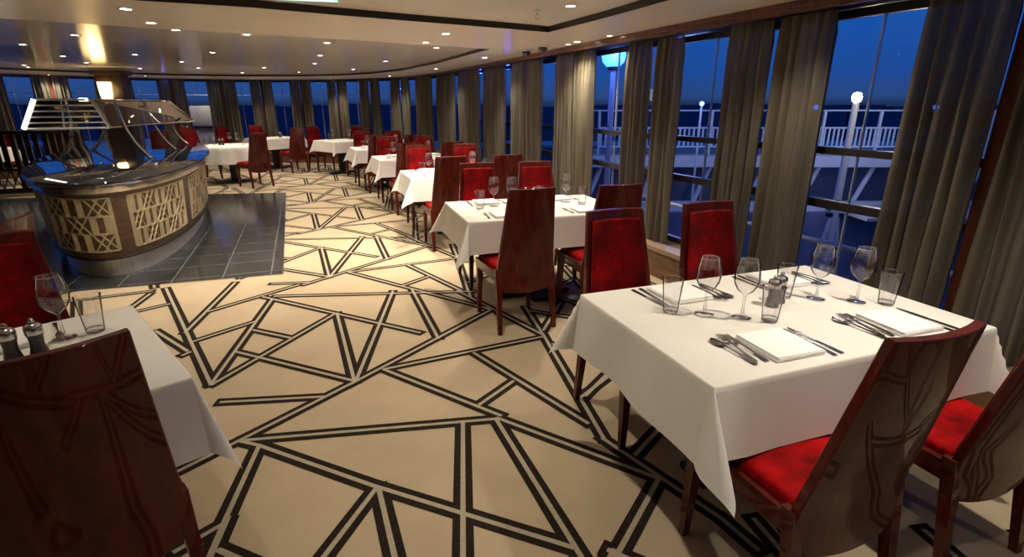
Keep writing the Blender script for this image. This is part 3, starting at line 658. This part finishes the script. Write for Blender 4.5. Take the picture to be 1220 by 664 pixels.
for k in range(5):
    mb = MB(); x0, x1 = LS*k/5+.035, LS*(k+1)/5-.035
    for q in (.18, .42, .72): mb.box((x0+(x1-x0)*q,0,.77),(.075,.03,.58))
    mb.build('slat_panel', DARKWOOD, t)
    mb = MB()
    for q in range(3):
        a, b = x0+(x1-x0)*q/3, x0+(x1-x0)*(q+1)/3
        mb.tube([(a,0,.14),(b,0,.44)], .010, 5); mb.tube([(b,0,.14),(a,0,.44)], .010, 5)
    mb.build('lattice_infill', DARKWOOD, t)

# ------------------------------------------------------------------ tableware
WINE_P = [(.0,.003),(.036,.0025),(.037,.004),(.02,.007),(.006,.014),(.0045,.05),(.0045,.088),(.010,.098),(.030,.113),(.044,.138),(.0475,.160),(.046,.185),(.040,.212),(.0365,.232)]
TUMB_P = [(0,.008),(.026,.008),(.029,.003),(.030,.012),(.034,.06),(.0415,.138)]
def profile_solid(p, th=.0016):
    return p
def make_wine():
    t = thing('wine_glass', 'x', 'wine glass', group='stemmed wine glasses')
    mb = MB(); mb.lathe(WINE_P[:7], 24); mb.build('stem_and_foot', DRINKGLASS, t, smooth=True, angle=180)
    mb = MB(); mb.lathe(WINE_P[6:], 28); mb.lathe([(.0365,.232),(.0378,.2335),(.0365,.235),(.0353,.2335),(.0365,.232)], 28); mb.build('bowl', DRINKGLASS, t, smooth=True, angle=180); return t
def make_tumbler():
    t = thing('water_tumbler', 'x', 'tumbler', group='water tumblers')
    mb = MB(); mb.lathe(TUMB_P[2:], 28); mb.lathe([(.0415,.138),(.0428,.1395),(.0415,.141),(.0402,.1395),(.0415,.138)], 28); mb.build('tumbler_wall', DRINKGLASS, t, smooth=True, angle=180)
    mb = MB(); mb.lathe([(0,.0),(.029,.0),(.030,.008),(.027,.014),(0,.012)], 24); mb.build('tumbler_base', DRINKGLASS, t, smooth=True, angle=180); return t
def strip_mb(mb, pts):   # flat cutlery blade: (y, halfwidth, zlift)
    n = len(pts); vs = []
    for y, h_, z in pts: vs += [(-h_,y,z),(h_,y,z),(-h_*.8,y,z+.0022),(h_*.8,y,z+.0022)]
    fs = []
    for i in range(n-1):
        a, b = 4*i, 4*i+4; fs += [(a,a+1,b+1,b),(a+2,b+2,b+3,a+3),(a,b,b+2,a+2),(a+1,a+3,b+3,b+1)]
    fs += [(0,2,3,1),(4*n-4,4*n-3,4*n-1,4*n-2)]; mb.add(vs, fs)
HAND = [(-.105,.007,.0),(-.10,.0085,.001),(-.06,.007,.003),(-.02,.004,.005),(.02,.0032,.006)]
def make_fork():
    mb = MB(); strip_mb(mb, HAND+[(.035,.006,.006),(.048,.012,.004),(.06,.0125,.003)])
    for x in (-.0095,-.0032,.0032,.0095): mb.add([(x-.0017,.058,.003),(x+.0017,.058,.003),(x+.0012,.105,.006),(x-.0012,.105,.006),(x-.0017,.058,.0055),(x+.0017,.058,.0055),(x+.0012,.105,.008),(x-.0012,.105,.008)], [(3,2,1,0),(4,5,6,7),(0,1,5,4),(1,2,6,5),(2,3,7,6),(3,0,4,7)])
    return mb.build('fork', CUTLERY, smooth=True, angle=50)
def make_knife():
    mb = MB(); strip_mb(mb, [(-.115,.007,0),(-.11,.0095,0),(-.05,.0085,0),(-.01,.007,0),(0,.0085,0),(.06,.0105,0),(.10,.008,0),(.118,.002,0)]); return mb.build('table_knife', CUTLERY, smooth=True, angle=50)
def make_spoon():
    mb = MB(); strip_mb(mb, HAND+[(.035,.006,.005),(.048,.0155,.003),(.065,.020,.002),(.085,.018,.003),(.098,.010,.005),(.103,.003,.006)]); return mb.build('spoon', CUTLERY, smooth=True, angle=50)
def make_napkin():
    mb = MB()
    for k in range(4):
        zz = .0022+.0040*k; rnd = .002*((k*7)%3-1)
        mb.box((rnd,-rnd*.6,zz),(.200-.002*k,.205-.002*k,.0038), RAD(.6*((k*5)%3-1)), bev=.0017)
    return mb.build('folded_napkin', NAPKIN, smooth=True, angle=40)
def make_mill():
    t = thing('pepper_mill', 'x', 'pepper mill', group='wooden pepper and salt mills')
    mb = MB(); mb.lathe([(0,0),(.026,0),(.027,.006),(.024,.02),(.019,.045),(.0205,.07),(.024,.082),(0,.082)], 24); mb.build('body', WALNUT, t, smooth=True, angle=50)
    mb = MB(); mb.lathe([(0,.082),(.025,.082),(.0255,.10),(.023,.112),(.012,.118),(0,.119)], 24); mb.build('steel_cap', STEEL, t, smooth=True, angle=50)
    mb = MB(); mb.lathe([(0,.117),(.006,.118),(.0095,.126),(.006,.134),(0,.136)], 16); mb.build('knob', STEEL, t, smooth=True, angle=80); return t
proto = {}
MAKE = {'wine':(make_wine,'wine glass','stemmed wine glasses'),'tumb':(make_tumbler,'tumbler','water tumblers'),'fork':(make_fork,'fork','forks at the place settings'),'knife':(make_knife,'knife','knives at the place settings'),'spoon':(make_spoon,'spoon','spoons at the place settings'),'nap':(make_napkin,'napkin','folded white napkins'),'mill':(make_mill,'mill','wooden pepper and salt mills')}
def put(kind, x, y, z, rz, label, lean=0.):
    fn, cat, grp = MAKE[kind]
    if kind not in proto: o = proto[kind] = fn(); tag(o, label, cat, grp); o.location = (x,y,z); o.rotation_euler = (0,0,rz)
    else: o = dup(proto[kind], label, (x,y,z), rz, grp); o['category'] = cat
    return o
TZ = .7525
def on(k, kind, lx, ly, rz, label):
    c, a = TABLES[k][0], TABLES[k][1]; p = local(c, a, lx, ly); return put(kind, p[0], p[1], TZ, a+rz, label)
rr = random.Random(3)
def setting(k, x, sgn, where, full=True, glass=None):
    """a place at table-local x on side sgn (-1 near, +1 far); right hand of the sitter is +x for near"""
    R0 = 0 if sgn < 0 else pi; j = lambda s=.02: rr.uniform(-s, s)
    q = lambda dx, y: (x+dx*(1 if sgn < 0 else -1), sgn*y)
    X, Y = q(0,.28); on(k,'nap',X,Y,R0+j(.04),'folded white napkin at '+where)
    if full == 2:
        for kind, dx, y, nm, r in (('spoon',-.185,.26,'spoon farthest left of the napkin at ',.05),('fork',-.155,.245,'outer fork left of the napkin at ',-.10),('fork',-.125,.255,'inner fork left of the napkin at ',-.04),('knife',.125,.29,'knife just right of the napkin at ',-.06),('knife',.155,.285,'outer knife right of the napkin at ',.03)):
            X, Y = q(dx, y); on(k,kind,X,Y,R0+r+j(.03), nm+where)
    elif full == 1:
        for kind, dx, nm in (('fork',-.14,'fork left of the napkin at '),('knife',.14,'knife right of the napkin at ')):
            X, Y = q(dx,.27); on(k,kind,X,Y,R0+j(.08), nm+where)
T1n = ['the near left place of the front table','the near right place of the front table','the far left place of the front table','the far right place of the front table']
setting('T1',-.25,-1,T1n[0],2); setting('T1',.335,-1,T1n[1],2); setting('T1',-.25,1,T1n[2],2); setting('T1',.31,1,T1n[3],2)
for kind, lx, ly, lab in (('tumb',-.41,.12,'leftmost tumbler on the front table'),('wine',-.30,.05,'leftmost wine glass on the front table'),('wine',-.185,-.03,'second wine glass from the left on the front table'),('tumb',-.105,-.09,'tumbler in front of the mills on the front table'),('tumb',.16,.10,'tumbler right behind the mills on the front table'),('wine',.27,.03,'third wine glass from the left on the front table'),('wine',.40,-.055,'rightmost wine glass on the front table'),('tumb',.495,-.115,'rightmost tumbler on the front table')):
    on('T1',kind,lx,ly,0,lab)
on('T1','mill',.025,.03,0,'left one of the two wooden mills on the front table'); on('T1','mill',.085,.055,.4,'right one of the two wooden mills on the front table')
nm = 'second table of the window row'
n2 = 'second window row table'
for x, s, wh in ((-.33,-1,'the near left'),(.33,-1,'the near right'),(-.33,1,'the far left'),(.33,1,'the far right')): setting('T2',x,s,wh+' place of the '+n2,1)
for kind, lx, ly, lab in (('tumb',-.44,.05,'leftmost tumbler on the '),('wine',-.31,.10,'leftmost wine glass on the '),('wine',-.17,.06,'second wine glass from the left, by the chair top, on the '),('tumb',.10,.12,'tumbler behind the chair top on the '),('wine',.33,.10,'rightmost wine glass on the '),('tumb',.42,-.03,'rightmost tumbler on the ')): on('T2',kind,lx,ly,0,lab+n2)
on('T2','mill',-.02,.14,0,'left one of the two mills behind the chair top on the '+n2); on('T2','mill',.05,.14,0,'right one of the two mills behind the chair top on the '+n2)
for k, o_ in (('T3','third'),('T4','fourth'),('T5','fifth')):
    nm = '%s table of the window row'%o_
    for x, s, wh in ((-.33,-1,'the near left'),(.33,-1,'the near right'),(-.33,1,'the far left'),(.33,1,'the far right')): setting(k,x,s,wh+' place of the %s window row table'%o_,1 if k == 'T3' else 0)
    for kind, lx, ly, lab in (('tumb',-.47,-.12,'tumbler near the aisle edge of the '),('wine',-.36,.02,'wine glass near the aisle edge of the '),('wine',.20,.06,'wine glass on the window half of the '),('tumb',.36,.05,'tumbler on the window half of the ')): on(k,kind,lx,ly,0,lab+nm)
nm = 'small angled far table'
for kind, lx, ly, lab in (('tumb',-.2,.1,'left tumbler on the '),('wine',-.08,.15,'left wine glass on the '),('wine',.2,-.1,'right wine glass on the '),('tumb',.28,-.2,'right tumbler on the ')): on('T6',kind,lx,ly,0,lab+nm)
on('T7','mill',.15,.0,0,'dark mill on the table by the back windows'); on('T7','tumb',.22,.05,0,'tumbler on the table by the back windows')
for kind, lx, ly, lab in (('wine',-.36,.10,'leftmost wine glass on the round table'),('wine',-.05,.15,'middle wine glass on the round table'),('wine',.16,.05,'rightmost wine glass on the round table'),('tumb',-.44,-.05,'leftmost tumbler on the round table'),('tumb',.30,-.02,'rightmost tumbler on the round table'),('mill',-.18,-.02,'left mill on the round table'),('mill',-.11,-.03,'right mill on the round table')):
    put(kind, rc[0]+lx, rc[1]+ly, TZ, 0, lab)
nm = 'table behind the buffet guard'
for kind, lx, ly, lab in (('wine',-.3,-.1,'left wine glass on the '),('wine',.1,.0,'right wine glass on the '),('tumb',-.1,-.2,'left tumbler on the '),('tumb',.35,-.1,'right tumbler on the ')): on('TB',kind,lx,ly,0,lab+nm)
nm = 'left foreground table'
on('TL','mill',.27,.08,0,'left mill on the '+nm); on('TL','mill',.335,.075,0,'right mill on the '+nm); on('TL','wine',.41,.20,0,'wine glass on the '+nm); on('TL','tumb',.50,.20,0,'tumbler beside the wine glass on the '+nm)
on('TL','nap',.24,.29,.1,'napkin half hidden behind the mills on the '+nm)
on('TL','fork',.40,.30,pi,'fork beyond the wine glass on the '+nm); on('TL','knife',.10,.30,pi,'knife behind the mills on the '+nm)
# ------------------------------------------------------------------ ceiling fittings
INB = [(-4.38,5.81),(-5.69,6.71),(-6.50,8.30),(-7.09,9.52),(-5.27,8.02),(-7.21,11.04),(-8.65,10.11),(-9.05,10.66),(-3.14,5.43),(-2.64,5.77),(-2.09,6.53),(-4.02,7.71),(-5.39,9.33),(-6.01,10.91),(-5.92,12.47),(-4.70,10.79),(-2.73,8.16),(-3.35,9.71),(-4.62,12.31),(-2.04,9.24),(-3.15,11.30),(-.93,7.09)]
BORD = [(-8.46,13.08),(-6.57,14.34),(-4.61,14.34),(-10.23,12.54),(-.38,8.00),(-1.40,10.49),(-2.82,13.08),(.68,6.02),(-2.64,4.02),(-2.89,4.67),(-.61,5.36),(-.91,6.09)]
NEARL = [(.42,4.22)]
OFF = [(1.55,1.65,'above the front table'),(-.3,2.6,'above the aisle in the foreground'),(-1.75,1.9,'above the left foreground table'),(.3,.6,'above the camera'),(1.55,3.25,'over the curtains beyond the front table'),(-3.6,1.8,'beyond the left edge of the photo'),(2.75,.2,'beyond the right edge of the photo'),(-4.0,-.6,'far behind the left foreground table')]
def make_dl():
    t = thing('ceiling_downlight', 'x', 'ceiling light', group='recessed ceiling downlights')
    mb = MB(); mb.lathe([(.034,.004),(.036,-.004),(.05,-.005),(.052,.001)], 24); mb.build('trim_ring', WHITEMETAL, t, smooth=True)
    mb = MB(); mb.lathe([(0,-.003),(.02,-.0032),(.036,.001)], 20); mb.build('lamp_lens', WARM, t, smooth=True); return t
alll = [(x, y, CEILZ+.04, None) for x, y in INB]+[(x, y, CEILZ, None) for x, y in BORD]+[(x, y, CEILZ+.05, None) for x, y in NEARL]+[(x, y, CEILZ+.05 if x < 1 else CEILZ, l) for x, y, l in OFF]
def px(x, y, z):
    c_, s_ = cos(RAD(18.2)), sin(RAD(18.2)); dz = z-1.55; dep = y*c_-dz*s_; return 610+632*x/dep
vis = sorted([l for l in alll if l[3] is None], key=lambda l: px(*l[:3])); dl0 = None
for i, (x, y, z, lab) in enumerate(vis+[l for l in alll if l[3]]):
    lab = ('round recessed downlight in the ceiling, %s from the left of the photo'%ORD[i]) if lab is None else 'round recessed downlight '+lab
    if dl0 is None: dl0 = make_dl(); dl0['label'] = lab; dl0.location = (x,y,z)
    else: dup(dl0, lab, (x,y,z), 0)
    d = bpy.data.lights.new('downlight_beam', 'SPOT'); d.energy = SPOT_W; d.color = (1,.87,.70); d.spot_size = RAD(125); d.spot_blend = .85; d.shadow_soft_size = .03
    if y > 9: d.energy = SPOT_W*.95
    if (x, y) in ((-.61,5.36),(-.91,6.09)): d.energy = SPOT_W*2.4
    if (x, y) == (-7.21,11.04): d.energy = SPOT_W*.25
    if 'aisle in the foreground' in lab: d.energy = SPOT_W*.9
    if 'left foreground' in lab: d.energy = SPOT_W*.28
    if lab.endswith('above the front table'): d.energy = SPOT_W*1.12
    if 'over the curtains' in lab: d.energy = SPOT_W*.6
    if 'right edge' in lab: d.energy = SPOT_W*.3
    if 'left edge of the photo' in lab or 'camera' in lab: d.energy = SPOT_W*.5
    o = bpy.data.objects.new('downlight_beam', d); COL.objects.link(o); o.location = (x,y,z-.012)
# pelmet lights washing the bright curtains
for x, y, lab in ((.93,5.52,'small pelmet light above the bright curtain pair, the right one'),(.61,6.27,'small pelmet light above the bright curtain pair, the left one')):
    t = thing('pelmet_light', lab, 'ceiling light', (x,y,CEILZ), 0, 'pelmet lights'); mb = MB(); mb.lathe([(.024,.004),(.026,-.004),(.036,-.005),(.038,.001)], 20); mb.build('trim_ring', WHITEMETAL, t); mb = MB(); mb.lathe([(0,-.003),(.026,-.001)], 16); mb.build('lamp_lens', WARM, t)
    d = bpy.data.lights.new('pelmet_beam', 'SPOT'); d.energy = SPOT_W*.6; d.color = (1,.82,.58); d.spot_size = RAD(120); d.spot_blend = .9; d.shadow_soft_size = .02
    o = bpy.data.objects.new('pelmet_beam', d); COL.objects.link(o); o.location = (x,y,CEILZ-.012)
d = bpy.data.lights.new('sconce_glow', 'POINT'); d.energy = 2.5; d.color = (1,.66,.28); d.shadow_soft_size = .12; o = bpy.data.objects.new('sconce_glow', d); COL.objects.link(o); o.location = (-7.75,10.55,1.8)
for k, (x, y, lab) in enumerate(((.17,6.86,'dome smoke detector on the ceiling border, the left one of two'),(.34,6.39,'dome smoke detector on the ceiling border, the right one of two'))):
    t = thing('smoke_detector', lab, 'smoke detector', (x,y,CEILZ), 0, 'dome detectors by the curtains')
    mb = MB(); mb.lathe([(0,0),(.07,0),(.072,-.012),(.055,-.022),(0,-.022)], 24); mb.build('base_plate', WHITEMETAL, t, smooth=True)
    mb = MB(); mb.lathe([(.05,-.022),(.052,-.04),(.035,-.065),(0,-.075)], 24); mb.build('dark_dome', IRON, t, smooth=True)
t = thing('fire_sprinkler', 'small metal fire sprinkler hanging from the near ceiling panel', 'sprinkler', (.19,4.40,CEILZ+.05), 0)
mb = MB(); mb.lathe([(0,0),(.03,0),(.03,-.005),(.008,-.008),(.008,-.035),(0,-.035)], 16); mb.build('stem', BRUSHED, t)
mb = MB(); mb.tube([(-.008,0,-.03),(-.016,0,-.045),(-.006,0,-.062)], .003, 6); mb.tube([(.008,0,-.03),(.016,0,-.045),(.006,0,-.062)], .003, 6); mb.build('yoke', BRUSHED, t)
mb = MB(); mb.lathe([(0,-.06),(.02,-.062),(.02,-.065),(0,-.066)], 16); mb.build('deflector', BRUSHED, t)
# exit sign, only its lower edge in the photo
t = thing('exit_sign', 'green lit exit sign hanging at the top edge of the photo', 'exit sign', (-.845,2.435,1.955), RAD(13))
mb = MB(); mb.box((0,.02,.06),(.25,.025,.13), bev=.004); mb.build('sign_case', WHITEMETAL, t)
mb = MB(); mb.box((0,.006,.06),(.236,.006,.116)); mb.build('sign_face', GREEN, t)
mb = MB()
for c_, d_ in (((0,.003,.003),(.244,.006,.005)),((0,.003,.117),(.244,.006,.005)),((-.1195,.003,.06),(.005,.006,.115))): mb.box(c_, d_)
mb.box((.088,.002,.010),(.012,.004,.008))
mb.build('white_border', SIGNWHITE, t)
for s in (-.08,.08):
    mb = MB(); mb.tube([(s,.02,.125),(s,.02,.265)], .004, 6); mb.build('hanging_rod', STEEL, t)

# ------------------------------------------------------------------ outside the windows
mb = MB(); mb.box((0,160,-9.2),(700,300,.4)); tag(mb.build('sea', SEAM), 'dark sea beyond the windows under the dusk sky', 'sea')
mb = MB()
for k in range(40):
    x = -150+k*9; h_ = .55+.12*sin(k*1.7)+.1*sin(k*.61); mb.box((x,150,-9+5.2+h_),(9.5,8,8+2*h_))
tag(mb.build('far_shore', BLUEHULL), 'low dark shoreline on the horizon beyond the windows', 'shore')
wk = thing('boarding_walkway', 'white railed walkway outside, seen through the nearest two windows', 'walkway', (0,12,0), 0)
mb = MB(); mb.box((8,.0,.35),(13,.30,.24), bev=.01); mb.build('fascia', WHITEMETAL, wk)
mb = MB(); mb.box((8,.8,.47),(13,1.7,.05)); mb.build('walkway_deck', DECKPAINT, wk)
for k in range(10):
    x0 = 1.9+k*1.22; mb = MB()
    for z in (.66,1.06): mb.box((x0+.6,0,z),(1.2,.05,.035))
    for q in range(12): mb.box((x0+.05+q*.1,0,.86),(.036,.02,.38))
    mb.build('railing_panel', WHITEMETAL, wk)
    mb = MB(); mb.box((x0,.02,.93),(.05,.05,.96)); mb.build('rail_post', WHITEMETAL, wk)
    mb = MB(); mb.tube([(x0-.22,.1,-.62),(x0+.10,.05,.25)], .055, 8); mb.build('raking_strut', WHITEMETAL, wk)
mb = MB(); mb.tube([(1.5,0,1.42),(14.5,0,1.42)], .018, 6); mb.build('top_wire', WHITEMETAL, wk)
mb = MB(); mb.box((8,-.1,-.64),(13,.25,.20)); mb.build('lower_fascia', WHITEMETAL, wk)
mb = MB(); mb.box((8,.6,-.2),(13,.1,1.0)); mb.build('rear_bulkhead', BLUEHULL, wk)
mb = MB(); mb.box((9.6,-.95,-.62),(5.2,1.5,.06)); mb.build('landing', DECKPAINT, wk)
mb = MB(); mb.box((8,-.3,-1.8),(13,.2,2.1)); mb.build('lower_bulkhead', BLUEHULL, wk)
t = thing('floodlight_mast', 'white mast with a glaring floodlight outside the nearest window', 'lamp post', (5.54,9,-1.4), 0)
mb = MB(); mb.tube([(0,0,.0),(0,0,3.0)], [.075,.05], 10); mb.build('mast', WHITEMETAL, t, smooth=True)
for dx, dy in ((-.22,0),(.22,0),(0,.25)):
    mb = MB(); mb.tube([(dx,dy,0),(dx*.12,dy*.12,1.3)], .035, 8); mb.build('mast_leg', WHITEMETAL, t)
for z in (.55,1.15):
    mb = MB(); mb.box((0,0,z),(.26,.08,.07)); mb.build('bracket', IRON, t)
mb = MB(); mb.lathe([(0,3.0),(.06,3.0),(.075,3.06),(.05,3.12),(0,3.13)], 14); mb.build('floodlight_head', STARL, t, smooth=True)
t = thing('globe_lamp', 'pale blue globe lamp on a pole outside the third window from the right', 'lamp post', (1.42,8.0,-1.2), 0)
mb = MB(); mb.tube([(0,0,0),(0,0,3.25)], [.05,.04], 10); mb.build('lamp_pole', WHITEMETAL, t, smooth=True)
mb = MB(); mb.lathe([(0,3.24),(.09,3.25),(.15,3.31),(.17,3.40),(.155,3.49),(.10,3.55),(0,3.56)], 24); mb.build('globe', GLOBE, t, smooth=True)
mb = MB(); mb.lathe([(0,3.20),(.07,3.20),(.08,3.25),(0,3.25)], 16); mb.build('lamp_collar', IRON, t)
for x, y, z, lab in ((3.74,11.0,1.56,'small blue lamp on a post outside the second nearest window'),(5.40,9.9,1.50,'small blue lamp beside the floodlight outside'),(7.3,9.6,1.50,'small blue lamp behind the sheer edge of the right curtain')):
    t = thing('blue_lamp', lab, 'outside lamp', (x,y,z), 0, 'small blue outside lamps')
    mb = MB(); mb.lathe([(0,.045),(.035,.03),(.045,0),(.035,-.03),(0,-.045)], 14); mb.build('lamp_globe', BLUEL, t, smooth=True)
    mb = MB(); mb.tube([(0,0,-.04),(0,0,-1.6-z+.2)], .022, 8); mb.build('lamp_post', WHITEMETAL, t)
t = thing('deck_rail', 'white deck handrail just outside the nearest window', 'rail', (0,0,0), 0)
mb = MB(); mb.tube([wall_at(s, 1.1)[0]+Vector((0,0,.42)) for s in (6,7,8,9,10,11,12)], .022, 8); mb.build('handrail', WHITEMETAL, t, smooth=True)
for s in (6.2,7.8,9.4,11.0):
    p, _ = wall_at(s, 1.1); mb = MB(); mb.tube([(p.x,p.y,-1.2),(p.x,p.y,.42)], .02, 8); mb.build('rail_post', WHITEMETAL, t)
t = thing('awning_wire', 'thin pale wire running along outside the back windows', 'wire', (0,0,0), 0)
mb = MB(); mb.tube([wall_at(s, 1.5)[0]+Vector((0,0,1.80)) for s in [18+k*.5 for k in range(28)]], .010, 6); mb.build('wire', WHITEMETAL, t)
for s in (18.6,21.2,24.1,27.5,30.5):
    p, _ = wall_at(s, 1.5); mb = MB(); mb.tube([(p.x,p.y,-1.2),(p.x,p.y,1.82)], .014, 6); mb.build('wire_post', WHITEMETAL, t)
mb = MB(); sweep(mb, [(.345,-1.3),(.345,-1.2),(1.6,-1.2),(1.6,-1.3)], 5, 26); mb.build('outside_deck', BLUEHULL, kind='structure')
pv, an = wall_at(25.9, 1.6)
t = thing('deck_ventilator', 'cream painted ventilator outside the back windows', 'ventilator', (pv.x,pv.y,-1.2), an)
mb = MB(); mb.box((0,0,1.05),(.62,.5,2.1), bev=.03); mb.build('ventilator_trunk', CREAM, t)
mb = MB(); mb.box((0,0,2.42),(.72,.6,.58), bev=.12); mb.build('cowl', CREAM, t, smooth=True)
mb = MB(); mb.box((0,0,2.12),(.73,.61,.05)); mb.build('dark_band', IRON, t)
def ptl(name, loc, e, col, r=.1):
    d = bpy.data.lights.new(name, 'POINT'); d.energy = e; d.color = col; d.shadow_soft_size = r; o = bpy.data.objects.new(name, d); COL.objects.link(o); o.location = loc
ptl('floodlight_glow', (5.54,7.9,1.7), 22, (1,.85,.6)); ptl('globe_glow', (1.42,7.75,2.2), 14, (.06,.18,1), .17)
ptl('walkway_glow', (7.5,10.6,1.9), 38, (.55,.65,1), .3); ptl('walkway_glow', (3.2,10.4,1.9), 38, (.3,.42,1), .3); ptl('walkway_glow', (6.5,10.3,-.2), 14, (.45,.5,1), .3)
q = wall_at(25.6, .75)[0]; ptl('ventilator_fill', (q.x,q.y,2.3), 22, (1,.9,.65), .08)  # unseen fill lamp added to brighten the cream ventilator
# blue led fittings under the outside eave
for k, s in enumerate((10.75,12.45,13.9,15.2,16.6,26.5)):
    p, a = wall_at(s, .5); q = wall_at(s, .62)[0]
    t = thing('eave_led', 'blue led lamp under the outside eave, %s from the right'%ORD[k], 'outside lamp', (p.x,p.y,2.12), a, 'blue eave lamps')
    mb = MB(); mb.box((0,0,.02),(.14,.05,.03), bev=.004); mb.build('lamp_housing', WHITEMETAL, t); mb = MB(); mb.box((0,0,-.002),(.12,.04,.014)); mb.build('led_lens', BLUEL, t)
    ptl('eave_glow', (p.x,p.y,2.06), 7, (.04,.08,1), .03)
